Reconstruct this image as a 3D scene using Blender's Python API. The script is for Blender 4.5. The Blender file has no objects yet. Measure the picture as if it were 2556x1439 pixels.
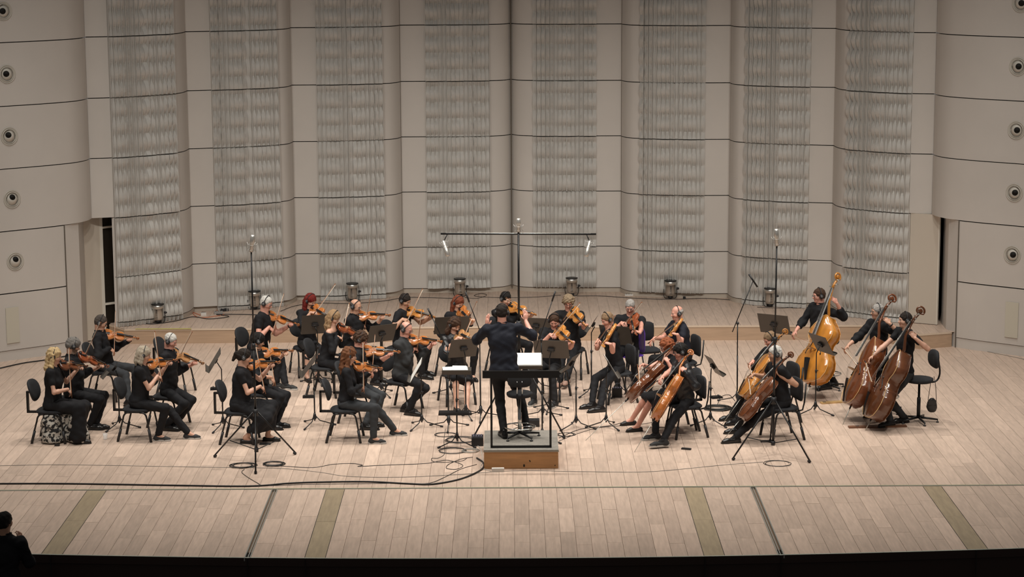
import bpy, math, random
import numpy as np
from mathutils import Vector, Matrix
random.seed(7); rng = np.random.RandomState(5)
SC = bpy.context.scene; COL = SC.collection
# ------------------------------------------------------------------ camera
FPX, HZ, CAMH, ROLL = 5476.0, -235.0, 7.7, math.radians(-0.3)
CX, CY = 1278.0, 719.5
_p = math.atan((CY-HZ)/FPX)
cF = np.array([0, math.cos(_p), -math.sin(_p)]); _R = np.array([1., 0, 0]); _U = np.cross(_R, cF)
cR = _R*math.cos(ROLL)+_U*math.sin(ROLL); cU = -_R*math.sin(ROLL)+_U*math.cos(ROLL)
cC = np.array([0, 0, CAMH])
cam = bpy.data.objects.new('camera', bpy.data.cameras.new('camera')); COL.objects.link(cam)
cam.data.sensor_width = 36; cam.data.lens = FPX/2556*36; cam.data.clip_end = 200
cam.matrix_world = Matrix(((cR[0], cU[0], -cF[0], 0), (cR[1], cU[1], -cF[1], 0), (cR[2], cU[2], -cF[2], CAMH), (0, 0, 0, 1)))
SC.camera = cam
# ------------------------------------------------------------------ world, lights, exposure
SC.view_settings.view_transform = 'Standard'; SC.view_settings.look = 'None'
SC.view_settings.gamma = 1; SC.view_settings.use_curve_mapping = False; SC.view_settings.exposure = 0.0
w = bpy.data.worlds.new('hall'); SC.world = w; w.use_nodes = True
w.node_tree.nodes['Background'].inputs[0].default_value = (1.0, 0.96, 0.92, 1); w.node_tree.nodes['Background'].inputs[1].default_value = 0.085
def spot(x, y, z, tx, ty, tz, power, ang, rad=.35, blend=.8, col=(1, .945, .865)):
    d = bpy.data.lights.new('stage_spot', 'SPOT'); d.energy = power; d.spot_size = math.radians(ang); d.spot_blend = blend
    d.shadow_soft_size = rad; d.color = col
    o = bpy.data.objects.new('stage_spot', d); COL.objects.link(o); o.location = (x, y, z)
    o.rotation_euler = (Vector((tx, ty, tz))-Vector((x, y, z))).to_track_quat('-Z', 'Y').to_euler(); return o
LP = 1.0
for x in (-7, -3.5, 0, 3.5, 7):            # ceiling downlights over the stage
    spot(x, 33.5, 13, x*.8, 33.0, 0, 1520*LP, 75)
    spot(x, 29.3, 13, x*.8, 29.6, 0, 820*LP, 62)
for x in (-7, -3.7, -1.2, 1.2, 3.7, 7):       # front ceiling row washing the players and the back wall
    spot(x, 23.5, 13, x*.9, 36.7, 0.55, (1930 if abs(x) > 6 else 1500)*LP, 54)
# ------------------------------------------------------------------ pixel <-> stage coordinates (measured from the photograph)
def ray(px, py): return cF+cR*((px-CX)/FPX)-cU*((py-CY)/FPX)
def at_z(px, py, z=0.):
    d = ray(px, py); return cC+d*((z-CAMH)/d[2])
def at_y(px, py, Y):
    d = ray(px, py); return cC+d*(Y/d[1])
def proj(P):
    v = np.asarray(P, float)-cC; q = v@cF; return np.array([CX+FPX*(v@cR)/q, CY-FPX*(v@cU)/q])
def V(*a): return np.array(a, float)
def nrm(v):
    v = np.asarray(v, float); return v/(np.linalg.norm(v)+1e-12)
# ------------------------------------------------------------------ materials
MATS = {}
def mat(name, col, rough=.6, metal=0., bump=0., bscale=40., var=0., vscale=6., spec=.5, emit=0., stretch=None, rnd=0., coat=0., alpha=1.):
    if name in MATS: return MATS[name]
    m = bpy.data.materials.new(name); m.use_nodes = True; nt = m.node_tree; b = nt.nodes['Principled BSDF']
    c = tuple(col)+(1,)
    b.inputs['Base Color'].default_value = c; b.inputs['Roughness'].default_value = rough; b.inputs['Metallic'].default_value = metal
    b.inputs['Specular IOR Level'].default_value = spec; b.inputs['Coat Weight'].default_value = coat
    if alpha < 1: b.inputs['Alpha'].default_value = alpha
    if emit: b.inputs['Emission Color'].default_value = c; b.inputs['Emission Strength'].default_value = emit
    if var or bump or rnd:
        tc = nt.nodes.new('ShaderNodeTexCoord'); src = tc.outputs['Object']
        if stretch:
            mp = nt.nodes.new('ShaderNodeMapping'); mp.inputs['Scale'].default_value = stretch; nt.links.new(src, mp.inputs[0]); src = mp.outputs[0]
        if rnd:   # shift the pattern per object
            oi = nt.nodes.new('ShaderNodeObjectInfo'); ad = nt.nodes.new('ShaderNodeVectorMath'); ad.operation = 'MULTIPLY_ADD'
            ml = nt.nodes.new('ShaderNodeMath'); ml.operation = 'MULTIPLY'; ml.inputs[1].default_value = 37.; nt.links.new(oi.outputs['Random'], ml.inputs[0])
            ad2 = nt.nodes.new('ShaderNodeVectorMath'); ad2.operation = 'ADD'; nt.links.new(src, ad2.inputs[0]); nt.links.new(ml.outputs[0], ad2.inputs[1]); src = ad2.outputs[0]
        colsock = None
        if var:
            n = nt.nodes.new('ShaderNodeTexNoise'); n.inputs['Scale'].default_value = vscale; n.inputs['Detail'].default_value = 4; nt.links.new(src, n.inputs[0])
            r = nt.nodes.new('ShaderNodeValToRGB'); r.color_ramp.elements[0].position = .3; r.color_ramp.elements[1].position = .7
            r.color_ramp.elements[0].color = tuple(max(0, v*(1-var)) for v in col)+(1,); r.color_ramp.elements[1].color = tuple(min(1, v*(1+var)) for v in col)+(1,)
            nt.links.new(n.outputs[0], r.inputs[0]); colsock = r.outputs[0]
        if rnd:
            mr = nt.nodes.new('ShaderNodeMapRange'); mr.inputs[3].default_value = 1-rnd; mr.inputs[4].default_value = 1+rnd; nt.links.new(oi.outputs['Random'], mr.inputs[0])
            mx = nt.nodes.new('ShaderNodeVectorMath'); mx.operation = 'SCALE'
            if colsock is None: mx.inputs[0].default_value = col
            else: nt.links.new(colsock, mx.inputs[0])
            nt.links.new(mr.outputs[0], mx.inputs['Scale']); colsock = mx.outputs[0]
        if colsock is not None: nt.links.new(colsock, b.inputs['Base Color'])
        if bump:
            n2 = nt.nodes.new('ShaderNodeTexNoise'); n2.inputs['Scale'].default_value = bscale; n2.inputs['Detail'].default_value = 3; nt.links.new(src, n2.inputs[0])
            bp = nt.nodes.new('ShaderNodeBump'); bp.inputs['Strength'].default_value = bump; bp.inputs['Distance'].default_value = .01
            nt.links.new(n2.outputs[0], bp.inputs['Height']); nt.links.new(bp.outputs[0], b.inputs['Normal'])
    MATS[name] = m; return m
WALL = mat('wall_paint', (.615, .58, .54), .55, var=.03, vscale=1.2)
SLAT = mat('slat_plaster', (.54, .525, .495), .6)
BASEB = mat('base_board', (.50, .44, .37), .5, var=.03)
DARKGAP = mat('dark_gap', (.02, .018, .016), .9)
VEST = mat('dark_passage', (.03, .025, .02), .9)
PLANK = mat('beech_plank', (.60, .46, .37), .38, var=.11, vscale=9, stretch=(3, .35, 1), rnd=.13, bump=.05, bscale=60, spec=.35)
PLANKD = mat('trap_plank', (.36, .28, .18), .5, var=.12, vscale=9, stretch=(3, .35, 1), rnd=.08)
RISERF = mat('riser_front', (.47, .33, .225), .5, var=.08, vscale=5, stretch=(.4, 3, 6))
STEEL = mat('steel_trim', (.55, .56, .52), .35, .8)
BLK = mat('black_metal', (.012, .012, .013), .38, .2)
BLKP = mat('black_plastic', (.016, .016, .018), .5)
FABR = mat('black_fabric', (.014, .015, .018), .85, bump=.3, bscale=200)
DESK = mat('desk_grey', (.075, .065, .055), .42, .3)
CHROME = mat('chrome', (.75, .75, .74), .15, 1.)
SILV = mat('mic_silver', (.62, .60, .56), .35, .7)
PAPER = mat('paper', (.85, .84, .80), .7)
CABLE = mat('cable_black', (.02, .02, .02), .5)
CABLEG = mat('cable_grey', (.30, .28, .25), .6)
# ------------------------------------------------------------------ mesh builder
class MB:
    def __init__(s): s.v = []; s.f = []; s.m = []; s.s = []; s.mats = []
    def mi(s, m):
        if m not in s.mats: s.mats.append(m)
        return s.mats.index(m)
    def add(s, vs, fs, m, smooth=False):
        o = len(s.v); s.v += [tuple(map(float, q)) for q in vs]; k = s.mi(m)
        for f in fs: s.f.append(tuple(i+o for i in f)); s.m.append(k); s.s.append(smooth)
        return s
    def box(s, c, size, m, R=None):
        hx, hy, hz = size[0]/2, size[1]/2, size[2]/2; c = np.asarray(c, float)
        p = np.array([(x, y, z) for x in (-hx, hx) for y in (-hy, hy) for z in (-hz, hz)])
        if R is not None: p = p@np.asarray(R, float)
        return s.add(p+c, [(0, 1, 3, 2), (4, 6, 7, 5), (0, 4, 5, 1), (2, 3, 7, 6), (0, 2, 6, 4), (1, 5, 7, 3)], m)
    def tube(s, path, r, m, n=6, flat=None):
        P = [np.asarray(q, float) for q in path]; N = len(P); rs = r if hasattr(r, '__len__') else [r]*N
        T = [nrm(P[min(i+1, N-1)]-P[max(i-1, 0)]) for i in range(N)]
        ref = V(0, 0, 1) if abs(T[0][2]) < .9 else V(1, 0, 0); a = nrm(np.cross(T[0], ref)); vs = []
        for i in range(N):
            a = nrm(a-T[i]*(a@T[i])); b = np.cross(T[i], a)
            for k in range(n):
                t = 2*math.pi*k/n; vs.append(P[i]+(a*math.cos(t)+b*math.sin(t)*(flat or 1))*rs[i])
        fs = [(i*n+k, i*n+(k+1) % n, (i+1)*n+(k+1) % n, (i+1)*n+k) for i in range(N-1) for k in range(n)]
        fs += [tuple(range(n))[::-1], tuple((N-1)*n+k for k in range(n))]
        return s.add(vs, fs, m, True)
    def lathe(s, prof, m, n=16, o=(0, 0, 0), ax=(0, 0, 1), smooth=True, sx=1., sy=1.):
        z = nrm(ax); x = nrm(np.cross(V(0, 1, 0) if abs(z[1]) < .9 else V(1, 0, 0), z)); y = np.cross(z, x); o = np.asarray(o, float)
        vs = [o+x*(r*math.cos(2*math.pi*k/n)*sx)+y*(r*math.sin(2*math.pi*k/n)*sy)+z*h for r, h in prof for k in range(n)]
        fs = [(i*n+k, i*n+(k+1) % n, (i+1)*n+(k+1) % n, (i+1)*n+k) for i in range(len(prof)-1) for k in range(n)]
        fs += [tuple(range(n))[::-1], tuple((len(prof)-1)*n+k for k in range(n))]
        return s.add(vs, fs, m, smooth)
    def grid(s, G, m, smooth=True, close=False):   # G[i][j] points
        ni, nj = len(G), len(G[0]); vs = [p for row in G for p in row]
        fs = [(i*nj+j, i*nj+(j+1) % nj, (i+1)*nj+(j+1) % nj, (i+1)*nj+j) for i in range(ni-1) for j in range(nj if close else nj-1)]
        return s.add(vs, fs, m, smooth)
    def mesh(s, name):
        me = bpy.data.meshes.new(name); me.from_pydata(s.v, [], s.f)
        for m in s.mats: me.materials.append(m)
        me.polygons.foreach_set('material_index', s.m); me.polygons.foreach_set('use_smooth', s.s); me.update(); return me
    def obj(s, name, parent=None, loc=None, rz=None): return link(name, s.mesh(name), parent, loc, rz)
def link(name, me, parent=None, loc=None, rz=None):
    o = bpy.data.objects.new(name, me); COL.objects.link(o)
    if parent is not None: o.parent = parent
    if loc is not None: o.location = tuple(loc)
    if rz is not None: o.rotation_euler = (0, 0, rz)
    return o
def tag(o, label, cat, group=None, kind=None):
    if label: o['label'] = label
    if cat: o['category'] = cat
    if group: o['group'] = group
    if kind: o['kind'] = kind
    return o
def thing(name, label, cat, loc=(0, 0, 0), rz=0, group=None):
    return tag(link(name, None, None, loc, rz), label, cat, group)
def struct(o): o['kind'] = 'structure'; return o
def copy_tree(o, parent=None):
    c = o.copy(); COL.objects.link(c)
    if parent is not None: c.parent = parent
    for ch in list(o.children): copy_tree(ch, c)
    return c
def catmull(pts, n=6):
    P = [np.asarray(q, float) for q in pts]; P = [2*P[0]-P[1]]+P+[2*P[-1]-P[-2]]; out = []
    for i in range(1, len(P)-2):
        for k in range(n):
            t = k/n; a, b, c, d = P[i-1:i+3]
            out.append(.5*((2*b)+(c-a)*t+(2*a-5*b+4*c-d)*t*t+(3*b-a-3*c+d)*t**3))
    out.append(P[-2]); return out
def set_frame(o, loc, X, Y, Z, s=1.):
    o.matrix_world = Matrix(((X[0]*s, Y[0]*s, Z[0]*s, loc[0]), (X[1]*s, Y[1]*s, Z[1]*s, loc[1]), (X[2]*s, Y[2]*s, Z[2]*s, loc[2]), (0, 0, 0, 1)))
# ================================================================== STRUCTURE
def front_y(x): return 25.34+.0081*x*x
# ---- floor: sub floor, planks, traps, strips
b = MB(); b.box((0, 34.85, -.06), (24, 18.2, .06), mat('joint_brown', (.26, .17, .115), .9)); floor = struct(b.obj('floor'))
planks = []
def add_plank(x0, x1, y0, y1, m=PLANK, top=0.):
    g = .0018; planks.append((x0+g, x1-g, y0+g, y1-g, m, top))
PW = .19
def fill(x0, x1, y0f, y1, lens):
    n = max(1, round((x1-x0)/PW)); wd = (x1-x0)/n
    for i in range(n):
        a, c = x0+i*wd, x0+(i+1)*wd; y = y0f((a+c)/2) if callable(y0f) else y0f; first = random.uniform(.5, 1.)
        while y < y1-.05:
            L = random.choice(lens)*first; first = 1.; e = y+L
            if y1-e < .35: e = y1
            add_plank(a, c, y, e); y = e
fy = lambda x: front_y(x)+.03
secs = [(-9.4, -5.72), (-5.46, -3.24), (-3.16, -2.51), (-2.26, 2.29), (2.54, 3.18), (3.26, 5.50), (5.75, 9.4)]
for a, c in secs: fill(a, c, fy, 28.56, (.8, 1.1, 1.5))
for a, c in ((-5.72, -5.46), (-2.51, -2.26), (2.29, 2.54), (5.50, 5.75)):
    ym = (fy((a+c)/2)+28.56)/2; add_plank(a, c, fy((a+c)/2), ym, PLANKD); add_plank(a, c, ym, 28.56, PLANKD)
fill(-9.9, 9.9, 28.63, 39.2, (1.1, 1.6, 2.2))
def vis(p):
    cx, cy = (p[0]+p[1])/2, (p[2]+p[3])/2; q = proj((cx, cy, 0))
    if q[0] < -40 or q[0] > 2596: return -1
    return (p[3]-p[2])/cy**3
planks.sort(key=vis, reverse=True)
def plank_box(bm, p, ox=0, oy=0):
    x0, x1, y0, y1, m, top = p
    bm.box(((x0+x1)/2-ox, (y0+y1)/2-oy, top-.02), (x1-x0, y1-y0, .04), m)
for p in planks[:296]:
    bm = MB(); ox, oy = (p[0]+p[1])/2, (p[2]+p[3])/2; plank_box(bm, p, ox, oy); bm.obj('plank', floor, (ox, oy, random.uniform(-.0008, .0008)))
bm = MB()
for p in planks[296:]: plank_box(bm, p)
o = bm.obj('far_planks', floor); o['kind'] = 'stuff'
bm = MB()                                   # thin metal strips let into the floor
xs = np.linspace(-9.4, 9.4, 60)
bm.box((0, 28.575, -.018), (19.6, .02, .042), STEEL); bm.box((0, 28.612, -.018), (19.6, .016, .042), mat('yellow_line', (.55, .55, .36), .6))
for sx in (-3.2, 3.22):
    for dx in (-.034, .034): bm.box((sx+dx, (front_y(sx)+28.56)/2, -.017), (.014, 28.56-front_y(sx), .042), STEEL)
    bm.box((sx, (front_y(sx)+28.56)/2, -.025), (.012, 28.56-front_y(sx), .03), STEEL)
for sx in (-5.72, -5.46, -2.51, -2.26, 2.29, 2.54, 5.50, 5.75): bm.box((sx, (front_y(sx)+28.56)/2, -.017), (.007, 28.5-front_y(sx), .036), DARKGAP)
G = [[(x, front_y(x), .003), (x, front_y(x)+.028, .003)] for x in xs]
bm.grid(G, mat('edge_metal', (.42, .45, .38), .5), False); bm.obj('floor_strip', floor)
# ---- stage front (dark fascia)
FASC = mat('fascia', (.035, .017, .012), .6)
bm = MB(); rows = [(.0, .0), (0, -.10), (.035, -.115), (.035, -1.1)]
bm.grid([[(x, front_y(x)+dy, z) for dy, z in rows] for x in xs], FASC, False); wf = struct(bm.obj('wall_stage_front'))
for sx in (-3.2, 3.22, -2.5, 2.3, 5.6, -5.6):
    k = MB(); k.box((sx, front_y(sx)-.002, -.3), (.008, .02, .6), DARKGAP); k.obj('joint', wf)
bm = MB(); bm.box((0, 23.2, -1.12), (26, 6, .04), mat('hall_floor', (.03, .02, .016), .8)); struct(bm.obj('floor_auditorium'))
# ---- riser
RT = .27
edge = [(-7.3, 39.05), (-6.95, 38.6), (-2.7, 38.66), (0, 38.7), (3, 38.66), (6.4, 38.62), (7.15, 37.75), (7.75, 37.95)]
bm = MB(); G = [[(x, y, RT-.03), (x, y+.002, 0)] for x, y in edge]; bm.grid(G, RISERF, False)
bm.grid([[(x, y-.008, RT+.002), (x, y-.008, RT-.03)] for x, y in edge], mat('riser_nosing', (.66, .54, .42), .5), False)
riser = struct(bm.obj('floor_riser'))
bm = MB(); cnt = 0
x = -7.3
while x < 7.75:
    x1 = x+PW
    def ey(q):
        return float(np.interp(q, [e[0] for e in edge], [e[1] for e in edge]))
    ys = ey((x+x1)/2); y = ys; yb = 43.0; f = random.uniform(.4, 1)
    while y < yb:
        L = random.choice((1.3, 1.9, 2.4))*f; f = 1; e = min(yb, y+L); g = .0014
        a0, a1 = ey(x+g)-.008, ey(x1-g)-.008
        if y == ys: bm.add([(x+g, a0, RT), (x1-g, a1, RT), (x1-g, e-g, RT), (x+g, e-g, RT)], [(0, 1, 2, 3)], PLANK)
        else: bm.add([(x+g, y+g, RT), (x1-g, y+g, RT), (x1-g, e-g, RT), (x+g, e-g, RT)], [(0, 1, 2, 3)], PLANK)
        y = e
    x = x1
o = bm.obj('riser_planks', riser); o['kind'] = 'stuff'
bm = MB(); bm.box((0, 41.2, RT-.03), (14.4, 4.6, .03), mat('joint_brown', (.26, .17, .115), .9)); bm.obj('sub_floor', riser)
bm = MB(); bm.box((-6.25, 38.6, RT+.004), (1.0, .035, .003), mat('yellow_tape', (.62, .62, .12), .6)); bm.obj('tape_strip', riser)
# ---- back wall panels
L4 = [[(-7.49, 38.72), (-7.08, 38.84), (-6.6, 39.15), (-6.1, 39.58), (-5.99, 39.75), (-5.945, 39.98), (-5.935, 40.27)],
      [(-5.95, 40.24), (-5.5, 40.36), (-4.95, 40.55), (-4.37, 40.84), (-4.2, 41.0), (-4.14, 41.26), (-4.13, 41.44)],
      [(-4.14, 41.42), (-3.67, 41.43), (-3.1, 41.51), (-2.45, 41.67), (-2.23, 41.82), (-2.125, 42.08), (-2.117, 42.18)],
      [(-2.12, 42.16), (-1.64, 42.17), (-1.0, 42.18), (-.42, 42.23), (-.15, 42.34), (-.004, 42.56)]]
STR = [(-7.10, -6.09), (-5.51, -4.36), (-3.67, -2.45), (-1.64, -.42)]
bays = [(pl, st) for pl, st in zip(L4, STR)]
bays += [([(-x, y) for x, y in pl][::-1], (-st[1], -st[0])) for pl, st in zip(L4[::-1], STR[::-1])]
ROWS = [.357, 1.175, 2.254, 3.324, 4.392, 5.467, 6.54, 7.61]
bm = MB()
G = [[(x, y+.13, .27), (x, y+.13, 7.6)] for pl, _ in bays for x, y in pl if abs(x) < 7.12]; bm.grid(G, DARKGAP, False)
bm.grid([[(s*x, y+.13, 2.3), (s*x, y+.13, 7.6)] for s, x, y in ((1, -7.49, 38.72), (1, -7.08, 38.84))], DARKGAP, False)
bm.grid([[(s*x, y+.13, 2.3), (s*x, y+.13, 7.6)] for s, x, y in ((1, 7.08, 38.84), (1, 7.49, 38.72))], DARKGAP, False)
wall_back = struct(bm.obj('wall_back'))
def resample(pl, n=5): return catmull([V(x, y) for x, y in pl], n)
def sheet(bm, pts, z0, z1, th, m, rnd=0):
    pts = [np.asarray(p[:2], float) for p in pts]; N = len(pts)
    T = [nrm(pts[min(i+1, N-1)]-pts[max(i-1, 0)]) for i in range(N)]; O = [V(t[1], -t[0]) for t in T]   # outward (towards -y)
    G = []
    for p, o_ in zip(pts, O):
        q = p-o_*th; G.append([(q[0], q[1], z0), (p[0], p[1], z0), (p[0], p[1], z1), (q[0], q[1], z1)])
    bm.grid(G, m, False, close=True)
    for q in (G[0], G[-1]): bm.add(q, [(0, 1, 2, 3)], m)
gap = .008
for bi, (pl, st) in enumerate(bays):
    pts = resample(pl)
    for r in range(len(ROWS)-1):
        if r >= 6 and False: continue
        pp = pts
        if r < 2 and bi == 0: pp = [V(-7.12, 38.83)]+[p for p in pts if p[0] > -7.1]
        if r < 2 and bi == 7: pp = [p for p in pts if p[0] < 7.1]+[V(7.12, 38.83)]
        bm = MB(); sheet(bm, pp, ROWS[r]+gap, ROWS[r+1]-gap, .03, WALL)
        for f in range(len(bm.s)): bm.s[f] = True
        o = bm.obj('wall_panel', wall_back)
        try: o.data.set_sharp_from_angle(angle=math.radians(40))
        except Exception: pass
    # base board, set back a little
    bm = MB(); pb = [p for p in pts if abs(p[0]) < 7.13]; sheet(bm, [p+V(0, .03 if bi not in (1, 2) else .07) for p in pb], .27, .352, .03, BASEB); bm.obj('skirting', wall_back)
for jx, jy, jw in ((0, 42.50, .022), (-2.125, 42.10, .014), (2.125, 42.10, .014), (-4.142, 41.30, .012), (4.142, 41.30, .012), (-5.947, 40.05, .010), (5.947, 40.05, .010)):
    k = MB(); k.box((0, 0, 3.98), (jw, .03, 7.25), mat('joint_dark', (.12, .10, .08), .9)); k.obj('joint', wall_back, (jx, jy, 0))  # thin dark brown strips along the vertical joints between bays
# slats: wavy strips, one mesh per variant
def slat_mesh(w_, z0, z1, i, bay, mirror):
    rr = np.random.RandomState(i*31+bay*7); ph = .17*bay+rr.uniform(-.02, .02); P = .315; bm = MB(); cuts = [z for z in ROWS if z0 < z < z1]
    zs = set(np.arange(z0, z1, .036).tolist()+[z1])
    for c in cuts: zs |= {c-.011, c-.009, c+.009, c+.011}
    zs = sorted(zs); G = []; s = -1 if mirror else 1; A = .050+.050*abs(math.sin(i*.62+bay*1.3)); A2 = A*(.40+.55*abs(math.cos(i*.45+bay))); sh_ = .04+.05*rr.rand()
    for z in zs:
        t = ((z-z0)/P+ph) % 1.; t2 = (t+sh_) % 1.
        d = .010+A*abs(math.sin(math.pi*t))**.85; d2 = .012+A2*abs(math.sin(math.pi*t2)); rd = .094+.004*math.sin(2*math.pi*t)
        if any(abs(z-c) < .0101 for c in cuts): d = d2 = rd = .002
        G.append([(s*(-w_/2), -.002, z), (s*(-w_/2), rd, z), (s*(-w_/2+.009), rd, z), (s*(-w_/2+.013), d, z), (s*(w_*.1), (d+d2)/2+.004, z), (s*(w_/2-.001), d2, z), (s*(w_/2-.001), -.002, z)])
    bm.grid(G, SLAT, True); me = bm.mesh('slat'); me.set_sharp_from_angle(angle=math.radians(48)); return me
SM = {}
for bi, (pl, st) in enumerate(bays):
    pts = resample(pl, 10); xsx = [p[0] for p in pts]; ysy = [p[1] for p in pts]; n = 15
    low = .275 if bi in (0, 1, 2, 6, 7) else .372
    x0, x1 = st; A = V(x0, np.interp(x0, xsx, ysy)); B = V(x1, np.interp(x1, xsx, ysy)); wd = np.linalg.norm(B-A)/n
    for i in range(n):
        xa, xb = x0+(x1-x0)*i/n, x0+(x1-x0)*(i+1)/n; ya, yb = np.interp([xa, xb], xsx, ysy); c = V((xa+xb)/2, (ya+yb)/2)
        d = nrm(V(xb-xa, yb-ya)); mir = (i > 7) ^ (bi >= 4); key = (bi % 4, i, low, mir)
        if key not in SM: SM[key] = slat_mesh(.0815, low, 6.53, i, bi % 4, mir)
        o = link('slat', SM[key], wall_back, (c[0], c[1], 0)); o.rotation_euler = (0, 0, math.atan2(d[1], d[0])); o.scale = (wd/.0815, -1, 1)
# ---- side walls
SIDE = [(-11.0, 35.3), (-10.2, 35.9), (-9.4, 36.55), (-8.74, 37.12), (-8.1, 37.62), (-7.78, 37.93), (-7.6, 38.16), (-7.5, 38.42), (-7.475, 38.66)]
for s, nm in ((1, 'wall_left'), (-1, 'wall_right')):
    pts = catmull([V(s*x, y) for x, y in SIDE], 4); pts = pts if s > 0 else pts[::-1]
    bm = MB(); bk = [p+V(-s*.05, .05) for p in pts]; sheet(bm, bk, 2.27, 7.6, .03, DARKGAP)
    low = [p for p in pts if abs(p[0]) > 7.82]; low = low+[V(-s*7.81, 37.9)] if s > 0 else [V(7.81, 37.9)]+low; sheet(bm, [p+V(-s*.05, .05) for p in low], 0, 2.26, .03, DARKGAP); wl = struct(bm.obj(nm))
    for r in range(2, 7):
        bm = MB(); z0 = ROWS[r]+gap; sheet(bm, pts, z0, ROWS[r+1]-gap, .04, WALL)
        for f in range(len(bm.s)): bm.s[f] = True
        o = bm.obj('wall_panel', wl)
        try: o.data.set_sharp_from_angle(angle=math.radians(40))
        except Exception: pass
    bm = MB(); G = [[(p[0], p[1], 2.264), (p[0], max(p[1]+.05, 38.62), 2.264)] for p in pts if abs(p[0]) < 7.9]; bm.grid(G, WALL, False); bm.obj('soffit', wl)
    low0 = [p for p in low if abs(p[0]) < 10.9]
    for z0, z1 in ((.185, 1.165), (1.185, 2.244)):
        bm = MB(); sheet(bm, low0, z0, z1, .04, WALL); bm.obj('wall_panel', wl)
    bm = MB(); sheet(bm, [p+V(0, .02) for p in low0], 0, .175, .04, WALL); bm.obj('skirting', wl)
    # opening beside the slatted wall
    J0, J1 = V(-7.75, 37.97), V(-7.57, 38.2)
    bm = MB(); xj = 7.62 if s > 0 else 7.69; jp = [V(-s*7.80, 37.92), V(-s*xj, 38.2), V(-s*(xj+.03), 38.8)]
    jp = jp if s > 0 else jp[::-1]; sheet(bm, jp, 0, 2.25, .03, WALL); bm.obj('door_jamb', wl)
    k = MB(); k.box((s*-7.805, 37.898, 1.13), (.016, .02, 2.24), mat('joint_dark', (.12, .10, .08), .9)); k.obj('joint', wl)  # brown strip along the seam beside the jamb
    # flat service plate low on the wall
    k = MB(); c0 = at_z(24, 820, .62) if s > 0 else at_z(2544, 800, .62); tt = nrm(V(.77, .63*s))
    pos = V(-8.62*s, 37.2); k.box((0, 0, 0), (.24, .012, .62), mat('plate_paint', (.60, .57, .48), .5)); o = k.obj('service_plate', wl, (pos[0]-.0, pos[1]-.0, .62)); o.rotation_euler = (0, 0, s*.68); o.location[1] -= .0
# dark passages behind the openings
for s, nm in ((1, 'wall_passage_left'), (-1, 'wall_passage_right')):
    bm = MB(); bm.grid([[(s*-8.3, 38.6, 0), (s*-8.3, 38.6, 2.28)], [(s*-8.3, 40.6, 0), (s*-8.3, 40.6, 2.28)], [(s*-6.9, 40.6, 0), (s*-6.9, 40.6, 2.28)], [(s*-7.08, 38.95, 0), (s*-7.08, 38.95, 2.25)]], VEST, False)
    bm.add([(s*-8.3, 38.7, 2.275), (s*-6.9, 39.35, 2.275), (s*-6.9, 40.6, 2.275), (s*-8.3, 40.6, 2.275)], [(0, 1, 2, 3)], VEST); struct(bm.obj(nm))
DOORM = mat('door_paint', (.60, .54, .46), .5)
def slab(name, A, B, z0, z1, th, m, parent=None):
    A, B = V(*A), V(*B); c = (A+B)/2; L = np.linalg.norm(B-A); bm = MB(); bm.box((0, 0, 0), (L, th, z1-z0), m)
    o = bm.obj(name, parent, (c[0], c[1], (z0+z1)/2)); o.rotation_euler = (0, 0, math.atan2(B[1]-A[1], B[0]-A[0])); return o
# left: leaf swung open, glazed leaf frame behind it
dl = thing('door_1', None, None, (0, 0, 0)); dl['kind'] = 'structure'
slab('door_leaf', (-7.74, 38.75), (-7.42, 39.05), .02, 2.24, .05, DOORM, dl)
slab('door_edge', (-7.42, 39.04), (-7.375, 39.08), .02, 2.24, .05, mat('edge_white', (.74, .70, .62), .5), dl)
for z in (.62, 2.02): slab('glazing_bar', (-7.38, 39.1), (-7.12, 39.3), z, z+.035, .04, mat('edge_white', (.74, .70, .62), .5), dl)
slab('glass_pane', (-7.38, 39.14), (-7.12, 39.34), .02, 2.24, .01, mat('dark_glass', (.02, .016, .012), .15), dl)
slab('door_frame', (-7.13, 38.86), (-7.115, 39.2), .02, 2.27, .04, WALL, dl)
dr = thing('door_2', None, None, (0, 0, 0)); dr['kind'] = 'structure'
slab('door_leaf', (7.14, 38.86), (7.60, 38.60), .28, 2.26, .05, DOORM, dr)
slab('door_edge', (7.60, 38.60), (7.615, 38.59), .28, 2.26, .052, mat('edge_white', (.74, .70, .62), .5), dr)
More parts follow.
